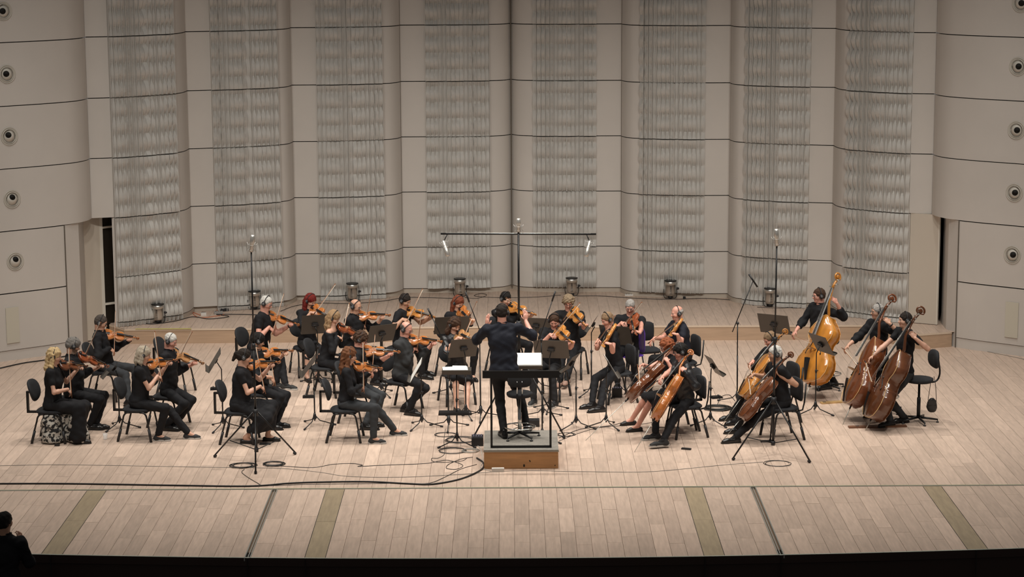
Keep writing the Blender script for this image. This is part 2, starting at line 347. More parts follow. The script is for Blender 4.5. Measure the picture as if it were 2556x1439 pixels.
# ---- air nozzles in the side walls
names = ['topmost', 'second from the top', 'third from the top', 'fourth from the top', 'lowest']
for s, pxs in ((1, [(8, 28), (17, 185), (23, 340), (30, 497), (38, 652)]), (-1, [(2548, 8), (2541, 166), (2537, 325), (2532, 481), (2527, 636)])):
    sp = [V(s*x, y) for x, y in SIDE]
    for i, (px, py) in enumerate(pxs):
        d = ray(px, py); best = None
        for a, c in zip(sp[:-1], sp[1:]):
            M = np.array([[d[0], -(c-a)[0]], [d[1], -(c-a)[1]]])
            t, u = np.linalg.solve(M, a-cC[:2])
            if -.01 <= u <= 1.01: best = (cC+d*t, c-a)
        P, tg = best; tg = nrm(tg)*s; out = V(tg[1], -tg[0], 0) if s > 0 else V(tg[1], -tg[0], 0)
        if out[1] > 0: out = -out
        t = thing('air_nozzle', f"round white air nozzle in the {'left' if s>0 else 'right'} wall, {names[i]} of its column", 'air nozzle', P, 0, f"air nozzles in the {'left' if s>0 else 'right'} wall")
        bm = MB(); bm.lathe([(.160, .0), (.158, .010), (.148, .012), (.144, .004), (.130, .004)], mat('nozzle_ring', (.55, .52, .46), .5), 28, (0, 0, 0), out); bm.obj('flange', t)
        bm = MB(); bm.lathe([(.130, .004), (.128, .014), (.118, .016), (.112, -.03)], mat('nozzle_ring', (.55, .52, .46), .5), 28, (0, 0, 0), out); bm.obj('socket', t)
        vc = nrm(cC-P); upv = V(0, 0, 1); rv = V(1, 0, 0); aim = nrm(vc+out*.35+(upv*[0, .05, .32, .62, .66][i]+rv*[0, 0, -.05, .38, .42][i] if s > 0 else rv*.02)); WH = mat('nozzle_white', (.60, .57, .51), .4)
        prof = [(.105*math.sin(q), .105*math.cos(q)) for q in np.linspace(2.2, .62, 8)]
        bm = MB(); bm.lathe(prof, WH, 24, out*-.045, aim); bm.lathe([(.061, .085), (.054, .09), (.05, .06)], WH, 24, out*-.045, aim); bm.obj('ball', t)
        bm = MB(); bm.lathe([(.0, .088), (.052, .0885)][::-1], DARKGAP, 24, out*-.045, aim); bm.obj('opening', t)
# ================================================================== INSTRUMENTS
def varnish(name, c): return mat(name, c, .22, 0, var=.22, vscale=7, stretch=(1, .5, 1), spec=.6, coat=.6)
VARN = {'bassred': varnish('varnish_bass_red', (.15, .045, .016)), 'bassbrown': varnish('varnish_bass_brown', (.105, .036, .014)), 'orange': varnish('varnish_orange', (.46, .15, .035)), 'red': varnish('varnish_red', (.27, .065, .02)), 'brown': varnish('varnish_brown', (.16, .052, .02)),
        'amber': varnish('varnish_amber', (.50, .20, .04)), 'dark': varnish('varnish_dark', (.07, .02, .01)), 'gold': varnish('varnish_gold', (.50, .20, .03)), 'pale': varnish('varnish_pale', (.45, .22, .09))}
EBONY = mat('ebony', (.012, .01, .01), .3); BRIDGEM = mat('maple_bridge', (.62, .42, .22), .5); STRING = mat('string_metal', (.5, .48, .45), .3, .8)
EDGEM = mat('worn_edge', (.62, .40, .18), .4)
OUT_V = [(0, 0), (.004, .040), (.018, .074), (.045, .096), (.08, .104), (.115, .099), (.143, .082), (.155, .080), (.163, .068), (.188, .057), (.212, .058), (.232, .070), (.242, .077), (.262, .080), (.295, .084), (.322, .079), (.343, .057), (.353, .025), (.356, 0)]
OUT_B = [(0, 0), (.005, .050), (.022, .088), (.055, .110), (.09, .116), (.122, .108), (.15, .088), (.160, .086), (.168, .073), (.190, .062), (.210, .062), (.226, .072), (.236, .080), (.255, .084), (.278, .081), (.305, .062), (.33, .036), (.350, .018), (.356, 0)]
def halfw(y, out): return (.92 if out is OUT_B else 1.)*float(np.interp(y, [q[0] for q in out], [q[1] for q in out]))
def make_instrument(kind, vn, loc_name):
    """local frame: +Y from the lower edge towards the scroll, +Z out of the top plate, origin under the lower edge"""
    vm = VARN[vn]; P = {'violin': (1, .015, .016, 1, .60), 'viola': (1.14, .018, .017, 1, .68), 'cello': (2.12, .055, .024, 1, 1.23), 'bass': (3.15, .095, .030, 1, 1.86)}[kind]
    s, rh, ar, _, tot = P; out = OUT_B if kind == 'bass' else OUT_V; big = kind in ('cello', 'bass'); lod = 1
    parts = []
    ys = sorted(set([q[0] for q in out]+list(np.linspace(.004, .352, 34)))); nx = 9; arch = ar*(s if not big else s*.62)
    G = []
    for y in ys:
        hw = halfw(y, out)*s; row = []; e = min(1, min(y, .356-y)/.06)**.5
        for k in range(nx):
            u = -1+2*k/(nx-1); row.append((u*hw, y*s, rh+arch*e*max(0, 1-abs(u)**1.6)))
        for k in range(nx):
            u = 1-2*k/(nx-1); row.append((u*hw, y*s, -rh-arch*.8*e*max(0, 1-abs(u)**1.6)))
        G.append(row)
    bm = MB(); bm.grid(G, vm, True, close=True); parts.append(('body', bm, None))
    # plate edges, proud of the ribs
    for z, nm in ((rh, 'top_edge'), (-rh, 'back_edge')):
        loop = [(halfw(y, out)*s*1.012, y*s, z) for y in ys]+[(-halfw(y, out)*s*1.012, y*s, z) for y in ys[::-1][1:]]
        bm = MB(); bm.tube(loop, (.0022 if not big else .0055), EDGEM if z > 0 and vn not in ('dark', 'brown', 'red') else vm, 4); parts.append((nm, bm, None))
    # f holes
    for sg in (-1, 1):
        pth = [];
        for q in np.linspace(-1, 1, 9):
            x = sg*(.034+.010*math.sin(q*2.2)+.006*q)*s; y = (.178-.032*q)*s if kind != 'bass' else (.175-.032*q)*s
            hw = halfw(y/s, out)*s; z = rh+arch*max(0, 1-abs(x/hw)**1.6)*1.0+.0012*s
            pth.append((x, y, z))
        bm = MB(); bm.tube(pth, [r*s for r in (.0045, .0018, .0022, .0026, .0028, .0026, .0022, .0018, .0045)], EBONY, 5); parts.append(('f_hole', bm, None))
    nk = {'violin': .13, 'viola': .145, 'cello': .28, 'bass': .44}[kind]; y0 = .356*s; yn = y0+nk; zf = rh+.018*(1 if not big else 2.0); nw = .012 if not big else (.016 if kind == 'cello' else .022)
    bm = MB(); bm.tube([(0, y0-.02*s, rh*.2), (0, y0+.01*s, rh*.35), (0, y0+nk*.5, zf-.018), (0, yn, zf-.015)], [nw*1.3, nw*1.15, nw, nw*.95], vm if big else varnish('neck_maple', (.5, .24, .09)), 8); parts.append(('neck', bm, None))
    fb0 = y0-.135*s*(1 if not big else .95)
    bm = MB(); Gf = []
    for t in np.linspace(0, 1, 5):
        y = fb0+(yn-fb0)*t; hw = nw*(1.75-.65*t); z = zf+(.026 if not big else (.055 if kind == 'cello' else .105))*(1-t); th = .006*(1 if not big else 2.2)
        Gf.append([(-hw, y, z), (-hw*.5, y, z+th), (hw*.5, y, z+th), (hw, y, z), (hw*.5, y, z-th*.4), (-hw*.5, y, z-th*.4)])
    bm.grid(Gf, EBONY, False, close=True); bm.add(Gf[0], [(0, 1, 2, 3, 4, 5)], EBONY); parts.append(('fingerboard', bm, None))
    # pegbox and scroll
    pb = tot-yn; q = pb*.55; sr = pb*.25
    pth = [(0, yn-.004, zf-.012), (0, yn+q*.5, zf-.016-pb*.04), (0, yn+q, zf-.02-pb*.12)]; rad = [nw*1.15, nw*1.0, nw*.85]
    cy_, cz_ = yn+q+sr*.55, zf-.02-pb*.12+sr*.15
    for k in range(26):
        a = math.radians(-110+k*22); r = sr*(1-.030*k); pth.append((0, cy_+r*math.cos(a)*.95, cz_+r*math.sin(a))); rad.append(nw*(.82-.020*k))
    bm = MB(); bm.tube(pth, rad, vm, 7); bm.lathe([(sr*.34, -nw*1.25), (sr*.40, -nw*1.15), (sr*.40, nw*1.15), (sr*.34, nw*1.25)], vm, 12, (0, cy_, cz_), (1, 0, 0)); parts.append(('scroll', bm, None))
    for k in range(4):
        sg = 1 if k % 2 else -1; y = yn+q*(.18+.24*k); L = (.026 if not big else (.05 if kind == 'cello' else .07)); zz = zf-.016-pb*.05*k/3; pr = .0032 if not big else .006
        bm = MB(); bm.tube([(-sg*nw, y, zz), (sg*L*.75, y, zz)], pr, EBONY if kind != 'bass' else STEEL, 6); bm.box((sg*L*.95, y, zz), (L*.42, pr*3.6, pr*2.0), EBONY if kind != 'bass' else STEEL); parts.append(('peg', bm, None))
    bh = (.033 if not big else (.085 if kind == 'cello' else .14)); by = .163*s; zt = rh+arch*.95
    bm = MB(); bw = .020*s
    bm.add([(-bw, by-.002*s, zt-.004), (-bw*.5, by-.002*s, zt-.001), (0, by, zt+bh*.45), (bw*.5, by-.002*s, zt-.001), (bw, by-.002*s, zt-.004), (bw*.75, by, zt+bh*.8), (0, by, zt+bh), (-bw*.75, by, zt+bh*.8)], [(0, 1, 2, 7), (2, 6, 7), (2, 5, 6), (2, 3, 4, 5)], BRIDGEM)
    bm.add([(-bw, by+.003*s, zt-.004), (-bw*.5, by+.003*s, zt-.001), (0, by+.002*s, zt+bh*.45), (bw*.5, by+.003*s, zt-.001), (bw, by+.003*s, zt-.004), (bw*.75, by+.002*s, zt+bh*.8), (0, by+.002*s, zt+bh), (-bw*.75, by+.002*s, zt+bh*.8)], [(7, 2, 1, 0), (7, 6, 2), (6, 5, 2), (5, 4, 3, 2)], BRIDGEM); parts.append(('bridge', bm, None))
    bm = MB(); Gt = [[(-w_*s, y*s, rh+z), (0, y*s, rh+z+.005*s), (w_*s, y*s, rh+z), (0, y*s, rh+z-.002*s)] for y, w_, z in ((.004, .008, arch*.6+.006), (.05, .013, arch*1.0+bh*.25), (.112, .019, arch+bh*.52))]; bm.grid(Gt, EBONY, False, close=True); bm.add(Gt[-1], [(0, 1, 2, 3)], EBONY); parts.append(('tailpiece', bm, None))
    bm = MB()
    for k in range(4):
        u = (k-1.5)/1.5; bm.tube([(u*.010*s, .11*s, rh+arch+bh*.55), (u*bw*.62, by, zt+bh*(.99-.08*abs(u))), (u*nw*.7, yn, zf+.009*(1 if not big else 2.2))], .0008 if not big else .0016, STRING, 3)
    parts.append(('strings', bm, None))
    if not big:
        bm = MB(); bm.lathe([(.0, .012), (.022, .012), (.030, .006), (.032, -.004), (.030, -.012)][::-1], EBONY, 12, (-.042*s, .028*s, rh+arch*.7), (0, 0, 1), True, 1., .75); parts.append(('chin_rest', bm, None))
        bm = MB(); bm.tube([(-.07, .035, -rh-.03), (-.02, .03, -rh-.04), (.04, .04, -rh-.032), (.075, .05, -rh-.022)], [.008, .012, .012, .008], BLKP, 6); parts.append(('shoulder_rest', bm, None))
    else:
        L = .42 if kind == 'cello' else .18
        bm = MB(); bm.tube([(0, .01, 0), (0, -L, 0)], .0045 if kind == 'cello' else .007, STEEL, 6); bm.lathe([(.014, 0), (.012, .03)], EBONY, 8, (0, 0, 0), (0, -1, 0)); parts.append(('endpin', bm, None))
    return parts, tot
PROTO = {}
def instrument(kind, vn, label, group):
    nm = {'bass': 'double_bass'}.get(kind, kind); key = (kind, vn)
    if key not in PROTO:
        ps, tot = make_instrument(kind, vn, nm); PROTO[key] = [(n, b.mesh(n)) for n, b, _ in ps]
    t = thing(nm, label, {'bass': 'double bass'}.get(kind, kind), group=group)
    for n, me in PROTO[key]: link(n, me, t)
    return t
STICK = mat('bow_stick', (.32, .12, .045), .3, coat=.4); HAIR = mat('bow_hair', (.80, .74, .62), .6)
def bow_meshes(L, fr):
    a = MB(); a.tube([(0, y, .018*fr-.010*math.sin(math.pi*y/L)*fr) for y in np.linspace(-.02, L, 9)], [.0052, .005, .0048, .0046, .0044, .004, .0036, .0034, .0034], STICK, 6)
    a.box((0, L-.006, .010*fr), (.006, .010, .022*fr), STICK)
    b = MB(); b.box((0, L/2+.02, -.001), (.010, L-.05, .0022), HAIR); c = MB(); c.box((0, .028, .008*fr), (.011, .05, .020*fr), EBONY)
    return [('stick', a.mesh('stick')), ('hair', b.mesh('hair')), ('frog', c.mesh('frog'))]
BOWM = {'violin': (.74, bow_meshes(.74, 1)), 'viola': (.74, bow_meshes(.74, 1)), 'cello': (.71, bow_meshes(.71, 1.2)), 'bass': (.70, bow_meshes(.70, 1.7))}
def bow(kind, label, group):
    t = thing('bow', label, 'bow', group=group)
    for n, me in BOWM[kind][1]: link(n, me, t)
    return t
# ================================================================== FURNITURE
def rounded_pad(bm, cx, cz, hw, hh, th, m, p=2.6, bulge=.02, horizontal=True, curve=0.):
    """superellipse cushion; horizontal: in XY at height cz, else vertical in YZ at x=cx"""
    N = 22; prof = [(.0, -.5), (.93, -.5), (1., -.2), (1., .2), (.93, .5), (.5, .5+bulge/th*.7), (.0, .5+bulge/th)]; G = []
    for r, h in prof:
        row = []
        for k in range(N):
            a = 2*math.pi*k/N; ca, sa = math.cos(a), math.sin(a)
            x = hw*r*np.sign(ca)*abs(ca)**(2/p); y = hh*r*np.sign(sa)*abs(sa)**(2/p)
            if horizontal: row.append((cx+x, y, cz+h*th))
            else: row.append((cx+h*th+curve*(y/hh)**2 if False else cx+h*th+curve*(x/hw)**2, x, cz+y))
        G.append(row)
    bm.grid(G, m, True, close=True)
CH = {}
def tilt_pad(bm, a, c):
    ca, sa = math.cos(a), math.sin(a); bm.v = [(c[0]+(x-c[0])*ca-(z-c[1])*sa, y, c[1]+(x-c[0])*sa+(z-c[1])*ca) for x, y, z in bm.v]
def chair_parts(style, fab):
    key = (style, fab.name)
    if key in CH: return CH[key]
    ps = []
    bm = MB(); rounded_pad(bm, .0, .455, .225, .225, .045, fab, 3.0, .012); ps.append(('seat', bm))
    bm = MB(); bm.box((0, 0, .425), (.34, .36, .012), BLKP); ps.append(('seat_pan', bm))
    if style == 'oval':
        bm = MB(); rounded_pad(bm, -.285, .75, .225, .165, .04, fab, 2.3, .01, False, .035); tilt_pad(bm, .30, (-.285, .75)); ps.append(('backrest', bm))
        bm = MB(); z = .425
        bm.box((-.25, 0, z), (.26, .05, .030), BLK); bm.box((-.366, 0, (z+.72)/2), (.030, .05, .32), BLK); bm.box((-.335, 0, .72), (.07, .05, .026), BLK); ps.append(('back_bracket', bm))
    else:
        bm = MB(); rounded_pad(bm, -.255, .72, .215, .165, .035, fab, 4.5, .01, False, .03); ps.append(('backrest', bm))
        for sg in (-1, 1):
            bm = MB(); bm.tube([(-.16, sg*.205, .43), (-.235, sg*.215, .45), (-.262, sg*.215, .56), (-.285, sg*.215, .84)], .012, BLK, 6); ps.append(('back_post', bm))
    for sx in (1, -1):
        for sy in (1, -1):
            bm = MB(); fx = .235 if sx > 0 else -.265
            top = catmull([(sx*.07, sy*.205, .432), (sx*.13, sy*.21, .428), (sx*.165, sy*.213, .39), (sx*.18, sy*.216, .33)], 3)
            bm.tube(list(top)+[V(fx, sy*.235, .03)], .0135, BLK, 7)
            d = V(fx, sy*.235, .0)-V(sx*.18, sy*.216, .33); a = V(sx*.18, sy*.216, .33)+d*.42
            bm.tube([a, V(fx, sy*.235, 0)], .020, BLKP, 7); ps.append(('leg', bm))
    CH[key] = [(n, b.mesh(n)) for n, b in ps]; return CH[key]
def chair(x, y, yaw, label, style='oval', fab=None, z=0., group='orchestra chairs'):
    t = thing('orchestra_chair', label, 'chair', (x, y, z), math.radians(yaw), group)
    for n, me in chair_parts(style, fab or FABR): link(n, me, t)
    return t
def tripod_legs(t, r=.30, z0=.17, n=3, a0=0., m=BLK, th=.008, foot=.014):
    for k in range(n):
        a = a0+2*math.pi*k/n; c, s_ = math.cos(a), math.sin(a); bm = MB()
        bm.tube([(c*.02, s_*.02, z0), (c*r*.25, s_*r*.25, z0*.55), (c*r, s_*r, .012)], th, m, 6); bm.tube([(c*(r-.035), s_*(r-.035), .022), (c*(r+.01), s_*(r+.01), .012)], foot, BLKP, 6); bm.obj('leg', t)
def music_stand(fx, fy_, dx, dy, dz, yaw, tilt, label, w_=.50, h_=.34, a0=None, sheet=None, tray=None, dyaw=None):
    """foot at (fx,fy); desk centre at (dx,dy,dz) in stage coordinates, desk front looks towards yaw"""
    t = thing('music_stand', label, 'music stand', (fx, fy_, 0), 0, 'music stands')
    ya = math.radians(yaw); a0 = ya+math.pi/3 if a0 is None else math.radians(a0); tripod_legs(t, .31, .15, 3, a0)
    bm = MB(); bm.lathe([(.018, 0), (.03, .02), (.022, .07), (.014, .10)], BLKP, 10, (0, 0, .10)); bm.obj('hub', t)
    D = V(dx-fx, dy-fy_, dz); f = V(math.cos(ya), math.sin(ya), 0); back = D-f*.035
    zm = dz*.62; mid = V(back[0]*.5, back[1]*.5, zm) if abs(back[0])+abs(back[1]) > .1 else V(0, 0, zm)
    bm = MB(); bm.tube([V(0, 0, .08), V(0, 0, zm)], .011, BLK, 8); bm.obj('lower_tube', t)
    bm = MB(); bm.lathe([(.016, -.03), (.018, 0), (.013, .02)], BLKP, 10, (0, 0, zm)); bm.tube([(0, 0, zm), (.035, .0, zm)], .006, BLKP, 6); bm.obj('clutch', t)
    bm = MB(); bm.tube([V(0, 0, zm-.02), V(back[0]*.0, back[1]*.0, dz-.14), back+V(0, 0, -.04)], .008, BLK, 8); bm.obj('upper_tube', t)
    ti = math.radians(tilt); up = V(-f[0]*math.sin(ti), -f[1]*math.sin(ti), math.cos(ti)); r = np.cross(V(0, 0, 1), f); nrmv = np.cross(r, up)*1.
    nrmv = nrmv if nrmv@f > 0 else -nrmv
    R = np.array([r, nrmv, up])   # rows: local x,y,z
    bm = MB(); bm.box(D, (w_, .004, h_), DESK, R); bm.obj('desk', t)
    bm = MB(); bm.box(D-up*(h_/2)+nrmv*.03, (w_, .06, .004), DESK, R); bm.box(D-up*(h_/2-.012)+nrmv*.06, (w_, .003, .02), DESK, R); bm.obj('lip', t)
    bm = MB(); bm.box(D-nrmv*.02, (.09, .03, .07), BLKP, R); bm.tube([D-nrmv*.03-r*.06, D-nrmv*.03+r*.06], .012, BLKP, 8); bm.obj('tilt_clamp', t)
    t['_f'] = 0; del t['_f']
    if sheet:
        c = D+nrmv*.008+up*.0; wd = w_*sheet[0]; bm = MB()
        off = V(t.location[0], t.location[1], 0); c = c+off
        for sg in (-1, 1): bm.box(sg*r*wd/4+nrmv*.002, (wd/2-.002, .004, min(.31, h_*.92)), PAPER, R)
        o = bm.obj('sheet_music', None, c); tag(o, sheet[1], 'sheet music', 'sheet music on the stands')
    if tray:
        zt, lab = tray; ry = math.radians(yaw); c = V(fx+math.cos(ry)*.09, fy_+math.sin(ry)*.09, zt)
        mx = thing('headphone_mixer', lab, 'mixer', c, ry, 'headphone mixers clipped to stand poles')
        bm = MB(); bm.box((0, 0, 0), (.17, .13, .018), BLKP); bm.box((.0, 0, .014), (.15, .11, .012), BLK); bm.obj('case', mx)
        for k in (-.035, 0, .035): bm = MB(); bm.lathe([(.009, 0), (.007, .016)], mat('knob_grey', (.08, .08, .085), .4), 8, (.04, k, .02)); bm.obj('knob', mx)
    return t
# ================================================================== SDF MESHER (surface nets on a rectilinear grid)
class SDF:
    def __init__(s): s.p = []
    def cap(s, a, b, ra, rb, k=.03): s.p.append(('c', V(*a), V(*b), ra, rb, k)); return s
    def ell(s, c, r, R=None, k=.03, sub=False): s.p.append(('e', V(*c), V(*r), np.eye(3) if R is None else np.asarray(R), sub, k)); return s
    def cut(s, p, n): s.p.append(('k', V(*p), nrm(n))); return s          # removes the side n points to
    def bounds(s):
        lo, hi = V(9e9, 9e9, 9e9), V(-9e9, -9e9, -9e9)
        for q in s.p:
            if q[0] == 'c':
                r = max(q[3], q[4]); lo = np.minimum(lo, np.minimum(q[1], q[2])-r); hi = np.maximum(hi, np.maximum(q[1], q[2])+r)
            elif q[0] == 'e' and not q[4]:
                e = np.sqrt(((q[3].T*q[2])**2).sum(1)); lo = np.minimum(lo, q[1]-e); hi = np.maximum(hi, q[1]+e)
        return lo, hi
def axis_coords(lo, hi, h, zones, hf):
    xs = [lo]
    while xs[-1] < hi:
        x = xs[-1]; st = h
        for a, b in zones:
            if a-h*.6 <= x <= b: st = hf
        xs.append(x+st)
    return np.array(xs)
def smin(a, b, k):
    h = np.maximum(k-np.abs(a-b), 0)/k; return np.minimum(a, b)-h*h*k*.25
def mesh_sdf(S, h=.014, zones=(), hf=.008, noise=None):
    lo, hi = S.bounds(); lo = lo-h*2.2; hi = hi+h*2.2
    ax = [axis_coords(lo[i], hi[i], h, [(z[0][i], z[1][i]) for z in zones], hf) for i in range(3)]
    n = [len(a) for a in ax]; F = np.full(n, .5, np.float32)
    for q in S.p:
        if q[0] == 'k': continue
        k = q[5]; mar = k+h*2
        if q[0] == 'c':
            r = max(q[3], q[4]); l = np.minimum(q[1], q[2])-r-mar; u = np.maximum(q[1], q[2])+r+mar
        else:
            e = np.sqrt(((q[3].T*q[2])**2).sum(1)); l = q[1]-e-mar; u = q[1]+e+mar
        i0 = [max(0, int(np.searchsorted(ax[i], l[i]))-1) for i in range(3)]; i1 = [min(n[i], int(np.searchsorted(ax[i], u[i]))+1) for i in range(3)]
        if any(b <= a for a, b in zip(i0, i1)): continue
        X = ax[0][i0[0]:i1[0], None, None]; Y = ax[1][None, i0[1]:i1[1], None]; Z = ax[2][None, None, i0[2]:i1[2]]
        sl = tuple(slice(a, b) for a, b in zip(i0, i1))
        if q[0] == 'c':
            a, b = q[1], q[2]; ab = b-a; L = ab@ab+1e-12
            t = np.clip(((X-a[0])*ab[0]+(Y-a[1])*ab[1]+(Z-a[2])*ab[2])/L, 0, 1)
            D = np.sqrt((X-a[0]-t*ab[0])**2+(Y-a[1]-t*ab[1])**2+(Z-a[2]-t*ab[2])**2)-(q[3]+(q[4]-q[3])*t)
        else:
            c, r, R = q[1], q[2], q[3]; dx, dy, dz = X-c[0], Y-c[1], Z-c[2]
            l3 = [dx*R[i][0]+dy*R[i][1]+dz*R[i][2] for i in range(3)]
            k0 = np.sqrt(sum((l3[i]/r[i])**2 for i in range(3))); k1 = np.sqrt(sum((l3[i]/r[i]**2)**2 for i in range(3)))+1e-9
            D = k0*(k0-1)/k1
        if q[0] == 'e' and q[4]: F[sl] = -smin(-F[sl], D.astype(np.float32), k)
        else: F[sl] = smin(F[sl], D.astype(np.float32), k)
    X = ax[0][:, None, None]; Y = ax[1][None, :, None]; Z = ax[2][None, None, :]
    if noise:
        amp, fr, ph = noise
        F = F+(amp*(np.sin(X*fr+ph+3*np.sin(Z*fr*.43+ph))*np.sin(Z*fr*.8+Y*fr*.7+ph*2)+.6*np.sin(Y*fr*1.3+2.2*np.sin(X*fr*.5)+Z*fr*.9))).astype(np.float32)
    for q in S.p:
        if q[0] == 'k': F = np.maximum(F, ((X-q[1][0])*q[2][0]+(Y-q[1][1])*q[2][1]+(Z-q[1][2])*q[2][2]).astype(np.float32))
    # surface nets
    neg = F < 0; m = [k-1 for k in n]
    c8 = [(i, j, k) for i in (0, 1) for j in (0, 1) for k in (0, 1)]
    cnt = sum(neg[i:i+m[0], j:j+m[1], k:k+m[2]].astype(np.int8) for i, j, k in c8); act = (cnt > 0) & (cnt < 8)
    idx = np.argwhere(act)
    if len(idx) == 0: return np.zeros((0, 3)), []
    vid = np.full(act.shape, -1, np.int64); vid[act] = np.arange(len(idx))
    P = np.zeros((len(idx), 3)); W = np.zeros(len(idx)); I = idx
    crd = lambda I, o: np.stack([ax[d][I[:, d]+o[d]] for d in range(3)], 1)
    fv = lambda I, o: F[I[:, 0]+o[0], I[:, 1]+o[1], I[:, 2]+o[2]]
    for a in c8:
        for d in range(3):
            if a[d] == 0:
                b_ = list(a); b_[d] = 1; fa, fb = fv(I, a), fv(I, b_); s_ = (fa < 0) != (fb < 0)
                t = np.where(s_, fa/(fa-fb+1e-12), 0); pa, pb = crd(I, a), crd(I, b_)
                P += np.where(s_[:, None], pa+(pb-pa)*t[:, None], 0); W += s_
    P /= W[:, None]; faces = []
    for d in range(3):
        e1, e2 = [(1, 2), (2, 0), (0, 1)][d]
        sl0 = [slice(None)]*3; sl1 = [slice(None)]*3; sl0[d] = slice(0, n[d]-1); sl1[d] = slice(1, n[d])
        A, B = neg[tuple(sl0)], neg[tuple(sl1)]; E = np.argwhere(A != B); ok = (E[:, e1] > 0) & (E[:, e2] > 0) & (E[:, e1] < m[e1]) & (E[:, e2] < m[e2]); E = E[ok]
        flip = A[E[:, 0], E[:, 1], E[:, 2]]
        def vv(o1, o2):
            q = E.copy(); q[:, e1] -= o1; q[:, e2] -= o2; return vid[q[:, 0], q[:, 1], q[:, 2]]
        Q = np.stack([vv(1, 1), vv(0, 1), vv(0, 0), vv(1, 0)], 1); Q[~flip] = Q[~flip][:, ::-1]; faces.append(Q)
    return P, np.concatenate(faces)
def sdf_object(name, S, m, parent, org, h=.014, zones=(), hf=.008, noise=None, extra=None, mfun=None):
    P, Fc = mesh_sdf(S, h, zones, hf, noise); P = P-org; me = bpy.data.meshes.new(name)
    vs, fs = P.tolist(), Fc.tolist() if len(Fc) else []; mats = [m]; mi = [0]*len(fs)
    if mfun is not None and len(fs):
        cen = P[Fc].mean(1)+org; k, ms = mfun(cen); mi = k.tolist(); mats = [m]+ms
    if extra is not None:
        o = len(vs); vs += extra.v; fs += [tuple(i+o for i in f) for f in extra.f]
        for mm in extra.mats:
            if mm not in mats: mats.append(mm)
        mi += [mats.index(extra.mats[i]) for i in extra.m]
    me.from_pydata(vs, [], fs)
    for mm in mats: me.materials.append(mm)
    me.polygons.foreach_set('material_index', mi); me.polygons.foreach_set('use_smooth', [True]*len(fs)); me.update()
    return link(name, me, parent)
# ================================================================== PEOPLE
def skin_mat(k):
    c = {'fair': (.62, .36, .26), 'pink': (.66, .33, .25), 'tan': (.50, .275, .18), 'mid': (.57, .32, .22)}[k]
    return mat('skin_'+k, c, .5, var=.10, vscale=14)
LIP = mat('lips', (.42, .15, .12), .5); EYEW = mat('eye_white', (.6, .56, .52), .3); IRIS = mat('iris', (.03, .02, .015), .2); NAIL = mat('brow_hair', (.08, .05, .035), .8)
CL = {'black': (.009, .009, .011), 'navy': (.013, .015, .024), 'grey': (.034, .036, .038), 'jean': (.035, .038, .042), 'char': (.020, .020, .022), 'blackjean': (.017, .018, .021)}
def cloth(k): return mat('cloth_'+k, CL[k], .82, bump=.25, bscale=90, spec=.3)
HC = {'blonde': (.62, .45, .24), 'grey': (.20, .185, .17), 'darkgrey': (.085, .07, .06), 'ashblonde': (.42, .36, .28), 'white': (.62, .60, .56), 'black': (.012, .010, .009), 'redbrown': (.17, .018, .014),
      'brown': (.065, .035, .022), 'wavybrown': (.16, .065, .03), 'auburn': (.18, .05, .025), 'straightblonde': (.34, .22, .12), 'dark': (.022, .016, .013), 'redgold': (.28, .085, .035), 'sandy': (.26, .17, .10), 'curlblonde': (.27, .20, .13), 'lightgrey': (.36, .34, .32)}
def hair_mat(k): return mat('hair_'+k, HC[k], .62, var=.35, vscale=16, stretch=(6, 6, 1.2), bump=.6, bscale=70, spec=.22)
CL_SOCK = mat('sock_black', (.014, .014, .016), .9)
def ik(S, T, L1, L2, pole):
    d = T-S; L = np.linalg.norm(d)
    if L > (L1+L2)*.995: T = S+d/L*(L1+L2)*.995; d = T-S; L = np.linalg.norm(d)
    if L < abs(L1-L2)+.04: L = abs(L1-L2)+.04; T = S+nrm(d)*L; d = T-S
    a = (L1*L1-L2*L2+L*L)/(2*L); hh = math.sqrt(max(0, L1*L1-a*a)); u = d/L; p = nrm(pole-u*(np.asarray(pole)@u)); return S+u*a+p*hh, T
def fingers(bm, W, d, n, right, m, curl=1., s=1.):
    """W wrist, d wrist->knuckles, n palm normal (side the palm faces)"""
    d = nrm(d); n = nrm(n-d*(n@d)); sd = np.cross(d, n)*(1 if right else -1)
    for i, (ln, off) in enumerate(((.92, 1.5), (1.05, .5), (.98, -.5), (.78, -1.5))):
        K = W+d*.082*s+sd*off*.0195*s-d*abs(off-.2)*.004; pts = [K-d*.02]; cur = K; pts.append(cur)
        for j, L in enumerate((.044, .027, .021)):
            a = curl*(.45, 1.15, 1.75)[j]; cur = cur+(d*math.cos(a)+n*math.sin(a))*L*ln*s; pts.append(cur)
        bm.tube(pts, [.0088*s, .0088*s, .0082*s, .0074*s, .006*s], m, 6)
    B = W+d*.022*s+sd*.026*s; c1 = B+nrm(d*.75+sd*.8+n*.35)*.042*s; c2 = c1+nrm(d*.8+sd*(.25-.5*curl)+n*.6*curl)*.030*s; bm.tube([W+d*.01+sd*.012*s, B, c1, c2], [.012*s, .0115*s, .0095*s, .0075*s], m, 6)
SHOE = {}
